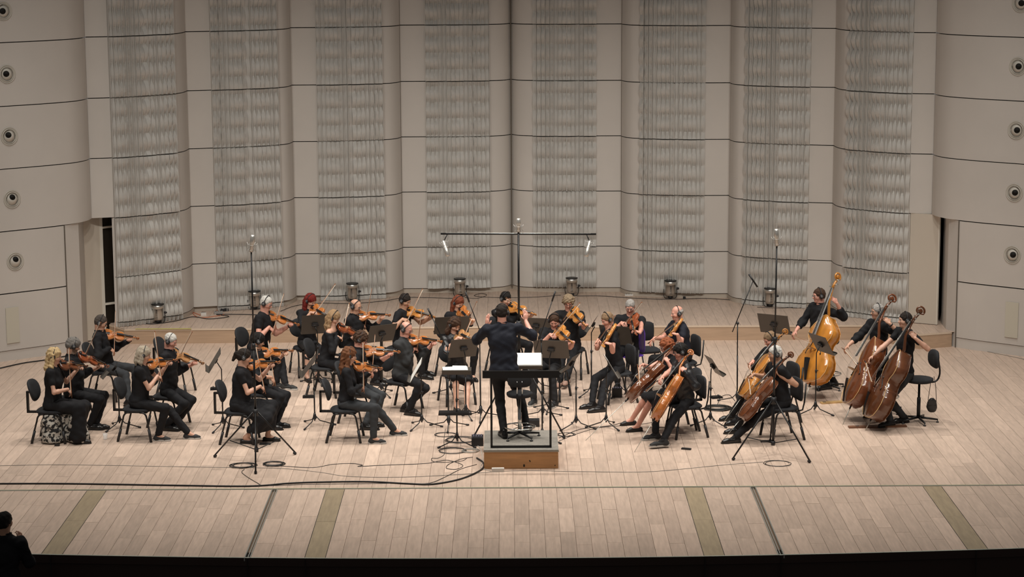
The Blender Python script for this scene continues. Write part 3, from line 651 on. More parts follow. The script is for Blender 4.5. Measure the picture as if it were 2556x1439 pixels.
def shoe_mesh(kind):
    if kind in SHOE: return SHOE[kind]
    S = SDF(); m = {'dress': mat('shoe_leather', (.012, .011, .011), .28), 'sneaker': mat('shoe_cloth', (.02, .02, .021), .7), 'flat': mat('shoe_flat', (.014, .012, .012), .45), 'pale': mat('sock_pale', (.45, .28, .22), .8)}[kind]
    S.cap((-.05, 0, .035), (.12, 0, .03), .036, .040, .03); S.cap((.12, 0, .028), (.175, .006, .024), .040, .030, .02)
    if kind != 'flat': S.cap((-.03, 0, .04), (-.02, 0, .085), .04, .038, .03)
    S.cut((0, 0, .002), (0, 0, -1)); P, Fc = mesh_sdf(S, .0095)
    bm = MB(); out = [(-.088, .022), (-.075, .034), (0, .034), (.08, .040), (.14, .044), (.19, .034), (.212, .010)]; loop = out+[(x, -y) for x, y in out[::-1]]
    sm = mat('sole_white', (.5, .48, .45), .6) if kind == 'sneaker' else mat('sole_black', (.01, .01, .01), .5)
    z1 = .022 if kind == 'sneaker' else .013
    bm.grid([[(x, y, 0) for x, y in loop], [(x, y, z1) for x, y in loop]], sm, False, close=True); bm.add([(x, y, z1) for x, y in loop], [tuple(range(len(loop)))], sm)
    o = len(bm.v); bm.v += [tuple(p) for p in P.tolist()]; k = bm.mi(m)
    for f in Fc.tolist(): bm.f.append(tuple(i+o for i in f)); bm.m.append(k); bm.s.append(True)
    SHOE[kind] = bm.mesh('shoe'); return SHOE[kind]
def build_person(sp):
    """sp: P hip centre, N neck base, Hc head centre, yaw (deg), hyaw, hpitch, hroll, wrists, hand frames, feet; clothes and hair"""
    yaw = math.radians(sp['yaw']); f = V(math.cos(yaw), math.sin(yaw), 0); P, N, Hc = sp['P'], sp['N'], sp['Hc']; s = sp.get('s', 1.); wd = sp.get('w', 1.); fem = sp.get('fem', False)
    ub = nrm(N-P); rb = nrm(np.cross(f, ub)); fb = np.cross(ub, rb); tw = math.radians(sp.get('twist', 0)); rs = rb*math.cos(tw)+fb*math.sin(tw); rs = nrm(rs)
    org = V(P[0], P[1], sp.get('z0', 0)); sk = skin_mat(sp.get('skin', 'mid'))
    root = thing('person', sp['label'], 'person', org, 0, 'orchestra players' if not sp.get('solo') else None)
    RB = np.array([rb, fb, ub]); T = np.linalg.norm(N-P)
    shw = (.165 if fem else .19)*s*(.6+.4*wd); sh = {}
    for side, sg in (('R', 1), ('L', -1)): sh[side] = N-ub*.055*s+rs*sg*shw+fb*.01
    sh['R'] = sh['R']+V(*sp.get('shR', (0, 0, 0))); sh['L'] = sh['L']+V(*sp.get('shL', (0, 0, 0)))
    # arms
    arm = {}
    for side, sg in (('R', 1), ('L', -1)):
        Wt = sp['wr'+side]; pole = sp.get('pole'+side, V(0, 0, -1)+rs*sg*.5); E, Wt = ik(sh[side], Wt, .295*s, .262*s, nrm(pole)); arm[side] = (E, Wt)
    # legs
    leg = {}
    for side, sg in (('R', 1), ('L', -1)):
        H = P+rb*sg*.085*s-ub*.02; A = sp['ank'+side]; pole = sp.get('kp'+side, f*1.0+V(0, 0, .6)+rb*sg*.15); K, A = ik(H, A, .455*s, .44*s, nrm(pole)); leg[side] = (H, K, A)
    # head frame
    hy = math.radians(sp.get('hyaw', sp['yaw'])); hp = math.radians(sp.get('hpitch', 15)); hr = math.radians(sp.get('hroll', 0))
    hf = V(math.cos(hy)*math.cos(hp), math.sin(hy)*math.cos(hp), -math.sin(hp)); hrt = nrm(np.cross(hf, V(0, 0, 1))); hu = np.cross(hrt, hf)
    hrt, hu = hrt*math.cos(hr)-hu*math.sin(hr), hu*math.cos(hr)+hrt*math.sin(hr); RH = np.array([hrt, hf, hu]); g = sp.get('hs', 1.)*.97
    def h(x, y, z): return Hc+(hrt*x+hf*y+hu*z)*g
    S = SDF()
    # head
    S.ell(h(0, -.012, .035), V(.074, .094, .083)*g, RH, .02); S.ell(h(0, .022, -.035), V(.056, .066, .070)*g, RH, .04); S.cap(h(0, .068, -.088), h(0, .055, -.085), .022*g, .026*g, .03)
    S.cap(h(-.034, .070, .006-.02), h(-.045, .045, -.03), .022*g, .022*g, .02); S.cap(h(.034, .070, .006-.02), h(.045, .045, -.03), .022*g, .022*g, .02)
    S.cap(h(-.032, .074, .026), h(.032, .074, .026), .013*g, .013*g, .015)
    for x in (-.03, .03): S.ell(h(x, .090, .004), V(.014, .012, .010)*g, RH, .012, True)
    S.cap(h(0, .084, .012), h(0, .106, -.022), .007*g, .0125*g, .008); S.cap(h(-.010, .094, -.027), h(.010, .094, -.027), .009*g, .009*g, .006)
    S.cap(h(-.018, .082, -.052), h(.018, .082, -.052), .0085*g, .0085*g, .006); S.cap(h(-.014, .081, -.063), h(.014, .081, -.063), .0085*g, .0085*g, .005)
    for x in (-.076, .076): S.ell(h(x, -.012, -.004), V(.009, .019, .032)*g, RH, .006)
    S.cap(h(0, -.02, -.05), N+ub*.01, .052*g, .058*s, .03); S.cap(h(0, -.02, -.07), N-ub*.05, .05*g, .056*s, .04)
    # trunk (slim under the clothes)
    S.cap(sh['R']*.55+N*.45-ub*.03, sh['L']*.55+N*.45-ub*.03, .055*s, .055*s, .05); S.cap(sh['R'], sh['L'], .042*s, .042*s, .05)
    bw_ = wd*(.84 if fem else .92); S.ell(P+ub*T*.66, V(.12*bw_, .078*bw_, .16)*s, RB, .05); S.ell(P+ub*T*.3, V(.10*bw_, .068*bw_, .16)*s, RB, .05); S.ell(P, V(.12*bw_, .08*bw_, .09)*s, RB, .05)
    ex = MB(); zones = [(Hc-.135*g, Hc+.14*g)]
    for side, sg in (('R', 1), ('L', -1)):
        E, W = arm[side]; a0 = .043*s*(.85 if fem else 1.)*(.7+.3*wd)
        S.cap(sh[side], E, a0, a0*.86, .03); m_ = E+(W-E)*.3; S.cap(E, m_, a0*.86, a0*.92, .02); S.cap(m_, W, a0*.92, .025*s, .02)
        d, n = sp['hd'+side]; d = nrm(d); n = nrm(n-d*(n@d)); sd = np.cross(d, n)
        S.ell(W+d*.052*s, V(.040, .017, .050)*s*(.9 if fem else 1), np.array([sd, n, d]), .015); fingers(ex, W-org, d, n, side == 'R', sk, sp.get('curl'+side, 1.), .9 if fem else 1.)
        zones.append((W+d*.04-.06, W+d*.04+.06))
        H, K, A = leg[side]; S.cap(H, K, .062*s, .048*s, .03); c_ = K+(A-K)*.28; S.cap(K, c_, .045*s, .050*s, .02); S.cap(c_, A, .050*s, .034*s, .02)
        ft = sp.get('fd'+side, f); ft = nrm(V(ft[0], ft[1], 0)); S.cap(A, A+ft*.10-V(0, 0, .045), .034, .024, .02)
    # eyes
    for x in (-.030, .030):
        c = h(x, .0775, .003)-org; ex.lathe([(.0002, -.0115*g), (.009*g, -.007*g), (.0115*g, 0), (.009*g, .007*g), (.0002, .0115*g)], EYEW, 8, c, hf)
        ex.lathe([(.0055*g, .0095*g), (.0045*g, .0125*g)], IRIS, 7, c-hu*.002, hf)
        ex.tube([h(x-.019, .083, .022)-org, h(x, .092, .029)-org, h(x+.019, .083, .023)-org], [.002*g, .0036*g, .002*g], NAIL if sp.get('hair', ('', 'dark'))[1] not in ('white', 'lightgrey') else hair_mat('lightgrey'), 4)
    def lips(cen):
        q = (cen-Hc)@RH.T/g; k = ((np.abs(q[:, 0]) < .026) & (q[:, 1] > .078) & (q[:, 2] < -.0455) & (q[:, 2] > -.0705)).astype(int); ms = [LIP]
        if sp.get('beard'):
            bb = (q[:, 2] < -.036) & (q[:, 1] > .0) & (q[:, 2] > -.13) & (k == 0); k[bb] = 2; ms.append(mat('beard', tuple(.55*a+.45*c for a, c in zip(HC[sp['hair'][1]], (.5, .3, .2))), .8, var=.3, vscale=60))
        while len(ms) < 2: ms.append(LIP)
        if not fem:
            ms.append(CL_SOCK)
            for sd_ in 'RL': k[np.linalg.norm(cen-leg[sd_][2], axis=1) < .16] = 3
        return k, ms
    sdf_object('body', S, sk, root, org, .0158, zones, .0080, None, ex, lips)
    # ---- shirt / jacket
    top = sp.get('top', 'tee'); tm = cloth(sp.get('tc', 'black')); S = SDF(); fr = {'tee': (.42, 0), 'short': (.5, 0), 'long': (1, .98), 'rolled': (1, .45), 'three': (1, .6), 'jacket': (1, .98), 'lace': (.55, 0)}[top]
    tk = .012 if top in ('tee', 'lace') or fem else .017; bel = sp.get('belly', .0)
    S.cap(sh['R'], sh['L'], .056*s, .056*s, .05); S.cap(sh['R']*.45+N*.55-ub*.015, sh['L']*.45+N*.55-ub*.015, .058*s, .058*s, .05)
    S.ell(P+ub*T*.66+fb*.008, V(.165*s*wd, .126*s*wd, .20*s), RB, .06)
    if fem:
        for sg in (-1, 1): S.ell(P+ub*T*.60+fb*.10*s+rb*sg*.065*s, V(.062, .05, .06)*s*wd, RB, .05)
    S.ell(P+ub*T*.30+fb*(.015+bel), V((.135 if fem else .155)*s*wd, (.118 if fem else .128)*s*wd, .18*s), RB, .06)
    S.ell(P+ub*T*.06, V((.17 if fem else .168)*s*wd, .130*s*wd, .11*s), RB, .05)
    for side, sg in (('R', 1), ('L', -1)):
        E, W = arm[side]; a0 = (.043*s*(.85 if fem else 1.)*(.7+.3*wd))+tk
        S.cap(sh[side], sh[side]+(E-sh[side])*fr[0], a0+.012, a0*.96+(.004 if fr[0] < 1 else 0), .04)
        if fr[1]: S.ell(E, V(1, 1, 1)*(a0+.010), None, .03); S.cap(E, E+(W-E)*fr[1], a0*1.0, a0*.93 if fr[1] < .7 else .036*s, .03)
    if top != 'tee' and top != 'lace' and not sp.get('open'): S.cap(N-ub*.01, N+ub*.03, .068*s, .063*s, .02)
    if not sp.get('open'): S.ell(N-ub*.022-fb*.022, V(.088, .068, .052)*s, RB, .04)
    cutn = ub*.8+fb*.6; S.cut(N+ub*(.024 if top in ('tee', 'lace') else .036)+fb*.035-(ub*.05 if sp.get('open') else 0), cutn); 
    if sp.get('open'): S.cut(N-ub*.055, ub)
    if not sp.get('stand'): S.cut(P-V(0, 0, .085), V(0, 0, -1))
    else: S.cut(P-V(0, 0, .06), V(0, 0, -1))
    ph = sp.get('seed', 1)*1.7; nm = {'jacket': 'jacket', 'tee': 't_shirt', 'lace': 'dress_top'}.get(top, 'shirt')
    if top == 'jacket': tm = mat('jacket_leather', (.014, .014, .016), .42, bump=.5, bscale=30)
    sdf_object(nm, S, tm, root, org, .0145, (), .0145, (.0038 if top in ('tee', 'lace') else .0055, 38, ph))
    if top in ('rolled', 'long') and not fem:    # collar
        bm = MB(); pts = [N+ub*.026-org+(rs*math.sin(a)*.066+fb*(math.cos(a)*.062+.0))*s+ub*.012*(1 if abs(a) > 1 else .0) for a in np.linspace(-2.9, 2.9, 14)+math.pi]
        bm.tube(pts, .012, tm, 5, 1.); bm.obj('collar', root)
    # ---- trousers / skirt
    bot = sp.get('bottom', 'trousers'); bmz = cloth(sp.get('bc', 'black')); S = SDF()
    S.ell(P-ub*.0, V((.172 if fem else .165)*s*wd, .128*s*wd, .11*s), RB, .06)
    if bot == 'trousers' or bot == 'tights':
        q = 0 if bot == 'trousers' else -.012
        for side in 'RL':
            H, K, A = leg[side]; S.cap(H, K, (.086+q*.5)*s*(.5+.5*wd), (.064+q)*s, .035); e = A+(K-A)*.06; lw = sp.get('legw', .052)
            S.cap(K, K+(A-K)*.3, (.063+q)*s, (.062+q)*s, .025); S.cap(K+(A-K)*.3, e, (.060+q)*s, (lw+q)*s, .02); S.cut(V(0, 0, sp.get('z0', 0)-5), V(0, 0, -1)) if False else None
        sdf_object('trousers' if bot == 'trousers' else 'tights', S, bmz, root, org, .015, (), .015, (.0030, 44, ph+2))
    else:
        KR, KL = leg['R'][1], leg['L'][1]; HR, HL = leg['R'][0], leg['L'][0]; AR, AL = leg['R'][2], leg['L'][2]
        S.cap(HR, KR, .10*s*wd, .082*s, .06); S.cap(HL, KL, .10*s*wd, .082*s, .06); S.cap((HR+HL)/2, (KR+KL)/2, .09, .075, .06)
        zc = None
        if bot == 'long':
            S.cap(KR, AR+V(0, 0, .03), .085, .12, .06); S.cap(KL, AL+V(0, 0, .03), .085, .12, .06); S.cap((KR+KL)/2, (AR+AL)/2, .09, .13, .06); zc = org[2]+sp.get('hem', .02)
        elif bot == 'midi':
            KM = (KR+KL)/2; AM = (AR+AL)/2; S.cap(KR, KR+(AR-KR)*.62, .085, .10, .06); S.cap(KL, KL+(AL-KL)*.62, .085, .10, .06); S.cap(KM, KM+(AM-KM)*.62, .09, .11, .06); zc = org[2]+sp.get('hem', .20)
        else: S.cut((KR+KL)/2+f*.055, f*.8+V(0, 0, -.6))
        if zc is not None: S.cut(V(0, 0, zc), V(0, 0, -1))
        sdf_object('skirt', S, bmz, root, org, .016, (), .016, (.007, 30, ph+2))
        if bot == 'midi' or bot == 'knee': pass
    # ---- shoes
    for side in 'RL':
        A = leg[side][2]; ft = sp.get('fd'+side, f); sh_ = link('shoe', shoe_mesh(sp.get('shoe', 'dress')), root, (A[0]-org[0], A[1]-org[1], A[2]-.082-org[2])); sh_.rotation_euler = (0, 0, math.atan2(ft[1], ft[0])); sc = .9 if fem else 1.03; sh_.scale = (sc, sc, sc)
    # ---- hair
    st, hc = sp.get('hair', ('short', 'brown')); hm = hair_mat(hc) if hc else None; S = SDF(); hnoise = (.003, 70, ph)
    if st != 'bald':
        vol = {'short': .006, 'crop': .005, 'curly': .020, 'fringe': .006, 'long': .012, 'wavy': .018, 'pony': .010, 'bob': .016, 'thick': .018, 'bun': .010, 'cap': .012}[st]
        if st == 'fringe':
            S.ell(h(0, -.018, .02), V(.077+vol, .092+vol, .070)*g, RH, .01); S.cut(h(0, -.0, .045), hu*.9+hf*.45); S.cut(h(0, .015, 0), hf); S.cut(h(0, 0, -.055), -hu)
        else:
            S.ell(h(0, -.014, .038), V(.076+vol, .095+vol, .083+vol)*g, RH, .02)
            if st not in ('crop',): S.ell(h(0, -.045, -.01), V(.070+vol, .06+vol, .07)*g, RH, .03)
            if st in ('curly',):
                for a in np.linspace(0, 6.28, 11): S.ell(h(.088*math.sin(a), -.02+.085*math.cos(a), .03+.02*math.sin(a*3)), V(.026, .026, .03)*g, RH, .02)
            S.ell(h(0, .098, -.030 if st not in ('thick',) else -.036), V(.067, .070, .088 if st not in ('thick',) else .078)*g, RH, .012, True)
            if st not in ('long', 'wavy', 'bob', 'curly'): 
                for x in (-.1, .1): S.ell(h(x, .055, -.05), V(.05, .055, .055)*g, RH, .01, True)
                S.cut(h(0, -.02, -.072), -hu+hf*.3)
            L = {'long': .24, 'wavy': .30, 'bob': .13}.get(st, 0)*sp.get('hl', 1.)
            if L:
                back = -fb; dn = V(0, 0, -1)
                for x in (-.088, -.07, -.045, -.02, .02, .045, .07, .088):
                    a = h(x*.95, -.03 if abs(x) > .06 else -.075, .03); b_ = h(x*1.05, .0 if abs(x) > .08 else (-.02 if abs(x) > .06 else -.085), -.06); c_ = b_+dn*L*(.75 if abs(x) > .06 else 1.)+back*.01+rs*x*.25; mid = (b_+c_)/2+back*.012
                    wv = .012 if st == 'wavy' else 0
                    r0 = .026; S.cap(a, b_, r0, r0, .025); S.cap(b_, mid+rs*wv, r0, r0+wv*.6, .025); S.cap(mid+rs*wv, c_, r0+wv*.6, .012, .025)
                if st == 'wavy': hnoise = (.007, 60, ph)
            if st == 'pony': S.cap(h(0, -.10, .03), h(0, -.125, .02), .028, .034, .02); S.cap(h(0, -.125, .02), h(0, -.15, -.09), .036, .022, .02)
            if st == 'bun': S.ell(h(0, -.11, .03), V(.04, .035, .04)*g, RH, .01)
            if st == 'curly': hnoise = (.008, 80, ph)
        o = sdf_object('hair', S, hm, root, org, .0085, (), .0085, hnoise)
        if st == 'cap': o.name = 'cap'
    # ---- headphones, glasses
    if sp.get('phones', True):
        rr = .092+(.012 if st in ('short', 'thick', 'curly', 'pony', 'bob', 'wavy', 'long') else 0); bm = MB(); tlt = sp.get('band', -.01)
        bm.tube([h(-math.cos(a)*rr*.98, tlt*math.sin(a)-.006, .0+math.sin(a)*(rr+.032)) - org for a in np.linspace(0, math.pi, 15)], .0065, BLKP, 6, 1.)
        hpn = bm.obj('headphones', root)
        for x in (-1, 1):
            c = MB(); c.lathe([(.020, -.016), (.034, -.012), (.037, .0), (.033, .012), (.026, .017)], BLKP, 14, h(x*.090, -.008, -.004)-org, hrt*x, True, 1.12, 1.); c.lathe([(.022, .0172), (.020, .020)], mat('cup_grey', (.16, .16, .165), .35, .3), 12, h(x*.090, -.008, -.004)-org, hrt*x); c.obj('ear_cup', hpn)
    if sp.get('glasses'):
        bm = MB(); gm = BLKP if sp['glasses'] == 1 else mat('wire_frame', (.12, .11, .11), .3, .6)
        for x in (-.032, .032): bm.tube([h(x+.023*math.cos(a), .097, -.001+.017*math.sin(a))-org for a in np.linspace(0, 2*math.pi, 13)], .0024, gm, 4)
        for x in (-1, 1): bm.tube([h(x*.055, .096, .004)-org, h(x*.078, .06, .004)-org, h(x*.080, -.01, .006)-org], .0022, gm, 4)
        bm.tube([h(-.01, .099, .002)-org, h(.01, .099, .002)-org], .0022, gm, 4); bm.obj('glasses', root)
    if sp.get('watch'):
        E, W = arm[sp['watch']]; c = W+(E-W)*.12; bm = MB(); bm.lathe([(.031, -.010), (.034, -.006), (.034, .006), (.031, .010)], BLKP, 12, c-org, nrm(E-W)); bm.obj('watch', root)
    sp['_arm'] = arm; sp['_leg'] = leg; sp['_sh'] = sh; return root
# ================================================================== MUSICIANS
def solve_depth(A, px, L, sign):
    """point on the view ray of px at distance L from A, nearer (-1) or farther (+1)"""
    d = ray(*px); o = cC-A; a = d@d; b = 2*o@d; c = o@o-L*L; D = b*b-4*a*c
    t = (-b/(2*a)) if D < 0 else (-b+sign*math.sqrt(D))/(2*a); return cC+d*t
def orth(v, a): return nrm(v-a*(v@a))
def bow_on(kind, B, T, Fp, a, sign, label, n_hint, desc_group, shp=None, reach=.60):
    L = BOWM[kind][0]; pB = proj(B); T, Fp = np.array(T, float), np.array(Fp, float)
    t = float(np.clip(((pB-Fp)@(T-Fp))/max(1, (T-Fp)@(T-Fp)), .08, .92)); best = None
    for dY in np.linspace(-.72, .72, 145):
        F3 = at_y(Fp[0], Fp[1], B[1]-t*dY); T3 = at_y(T[0], T[1], B[1]+(1-t)*dY); l = np.linalg.norm(T3-F3); sc = abs(l-L)+.10*abs(nrm(T3-F3)@a)+(0.03 if dY*sign < 0 else 0)+(max(0, np.linalg.norm(F3-shp)-reach)*6 if shp is not None else 0)
        if best is None or sc < best[0]: best = (sc, F3, T3)
    F3, T3 = best[1], best[2]; y = nrm(T3-F3); z = orth(n_hint, y); x = np.cross(y, z)
    o = bow(kind, label, desc_group); set_frame(o, F3, x, y, z); return F3, y, z
def base_vectors(sp):
    ya = math.radians(sp['yaw']); f = V(math.cos(ya), math.sin(ya), 0); return f, V(f[1], -f[0], 0), V(-f[1], f[0], 0)
def seat_body(sp):
    f, r, l = base_vectors(sp); Hc = at_z(*sp['head'], sp.get('zh', 1.26)) if 'Y' not in sp else at_y(*sp['head'], sp['Y'])
    s = sp.get('s', 1.); N = Hc-V(0, 0, .160*s)-f*sp.get('nf', .035)*s+r*sp.get('nr', 0); P = V(N[0], N[1], 0)-f*sp.get('lean', .02)+r*sp.get('pr', 0); P[2] = sp.get('zp', .55)
    if 'hx' in sp: P[0] = at_y(sp['hx'], sp['head'][1]+100, P[1])[0]
    sp.update(Hc=Hc, N=N, P=P, f_=f, r_=r, l_=l)
    for i, (side, sg) in enumerate((('R', 1), ('L', -1))):
        if sp.get('feet') and sp['feet'][i] is not None: sp['ank'+side] = at_z(*sp['feet'][i], sp.get('z0', 0)+.085)
        else: sp['ank'+side] = V(P[0], P[1], 0)+f*(.42+.05*sg)+r*sg*.13+V(0, 0, .085)
    return f, r, l
def violinist(sp):
    f, r, l = seat_body(sp); Hc, N, P = sp['Hc'], sp['N'], sp['P']; kind = sp.get('kind', 'violin'); tot = {'violin': .60, 'viola': .68}[kind]; sc = tot/.60
    who = sp['who']; C = at_y(*sp['C'], (Hc+f*.075+l*.06)[1]); S = solve_depth(C, sp['S'], tot*.98, sp.get('sg', -1)); a = nrm(S-C)
    n0 = orth(V(0, 0, 1), a); side = np.cross(a, n0); tl = math.radians(sp.get('tilt', 40)); n = n0*math.cos(tl)+side*math.sin(tl); X = np.cross(a, n)
    lab = f"{sp['vd']} {kind} held under the chin by the {who}"
    ins = instrument(kind, sp['vn'], lab, 'violins' if kind == 'violin' else 'violas'); set_frame(ins, C-a*.02, X, a, n)
    G = C+a*.455*sc; hd = nrm(n*.85+X*.35-a*.25); sp['wrL'] = G-n*.085-X*.022-a*.01; sp['hdL'] = (hd, nrm(X*1.+n*.1)); sp['curlL'] = 1.15; sp['poleL'] = V(0, 0, -1)+a*.1-f*.05
    B = C+a*.205*sc+n*.055; F3, by, bz = bow_on(kind, B, sp['T'], sp['F'], a, sp.get('bs', 0), f"{kind} bow in the right hand of the {who}", n, 'violin and viola bows', N-V(0, 0, .055)+r*.18, .58*sp.get('s', 1.))
    shR = N-V(0, 0, .055)+r*.18; d = nrm((F3+by*.03)-(shR-V(0, 0, .10))); dn = V(0, 0, -1); pn = orth(-bz*.6+dn*.8, d)
    G2 = F3+by*.045+bz*.012; sp['wrR'] = G2-d*.095-pn*.025; sp['hdR'] = (nrm(d*.9+pn*.25), pn); sp['curlR'] = .9; sp['poleR'] = sp.get('pR', V(0, 0, -.8)+r*.7-f*.1)
    sp.setdefault('hyaw', math.degrees(math.atan2(a[1]+f[1]*.8, a[0]+f[0]*.8))); sp.setdefault('hpitch', 24)
    sp['label'] = sp['lab']; root = build_person(sp)
    if not sp.get('nochair'): chair(P[0]-f[0]*.0, P[1]-f[1]*.0, sp.get('cyaw', sp['yaw']), sp.get('clab') or f"black orchestra chair the {who} sits on", sp.get('cst', 'oval'), group='orchestra chairs')
    return root
def low_string(sp):
    kind = sp['kind']; f, r, l = seat_body(sp); Hc, N, P = sp['Hc'], sp['N'], sp['P']; tot = {'cello': 1.23, 'bass': 1.86}[kind]; who = sp['who']
    S = at_y(*sp['S'], (Hc+l*sp.get('sl', .13)-f*.03)[1]); Bt = solve_depth(S, sp['B'], tot*.97, sp.get('sg', -1)); a = nrm(S-Bt)
    ny = math.radians(sp.get('nyaw', sp['yaw']-12)); n = orth(V(math.cos(ny), math.sin(ny), .1), a); X = np.cross(a, n)
    nm = 'double bass' if kind == 'bass' else 'cello'
    ins = instrument(kind, sp['vn'], f"{sp['vd']} {nm} played by the {who}", 'double basses' if kind == 'bass' else 'cellos'); set_frame(ins, Bt, X, a, n)
    L = .42 if kind == 'cello' else .18
    for c in ins.children:
        if c.name.startswith('endpin'): c.scale = (1, max(.3, min(2.2, (Bt[2]/max(.2, a[2]))/L)), 1)
    s_ = {'cello': 2.12, 'bass': 3.15}[kind]; G = Bt+a*sp.get('lh', .78)*tot
    if 'LH' in sp: G = Bt+a*np.clip((at_y(*sp['LH'], Bt[1]+(S-Bt)[1]*.8)-Bt)@a, .3, tot*.93)
    hd = nrm(n*.75+a*.40-X*.30); nw_ = .022 if kind == 'bass' else .016; sp['wrL'] = G+X*(nw_+.008)-hd*.035; sp['hdL'] = (hd, orth(-X, hd)); sp['curlL'] = 1.15; sp['poleL'] = sp.get('pL', -f*.5+l*.25+V(0, 0, -.85))
    B = Bt+a*.23*s_+n*(.13 if kind == 'cello' else .2); F3, by, bz = bow_on(kind, B, sp['T'], sp['F'], a, sp.get('bs', 0), f"{nm} bow in the right hand of the {who}", n, 'cello and bass bows', N-V(0, 0, .055)+r*.18, .60*sp.get('s', 1.))
    shR = N-V(0, 0, .055)+r*.18; d = nrm(F3-shR+V(0, 0, -.05)); pn = orth(-n*.5+by*.2-V(0, 0, .4), d); sp['wrR'] = F3+by*.03-d*.10; sp['hdR'] = (d, pn); sp['curlR'] = 1.; sp['poleR'] = r*.6+V(0, 0, -.6)
    sp['label'] = sp['lab']; root = build_person(sp)
    if not sp.get('nochair'): chair(P[0], P[1], sp['yaw'], f"black orchestra chair the {who} sits on", sp.get('cst', 'rect'))
    return root, P
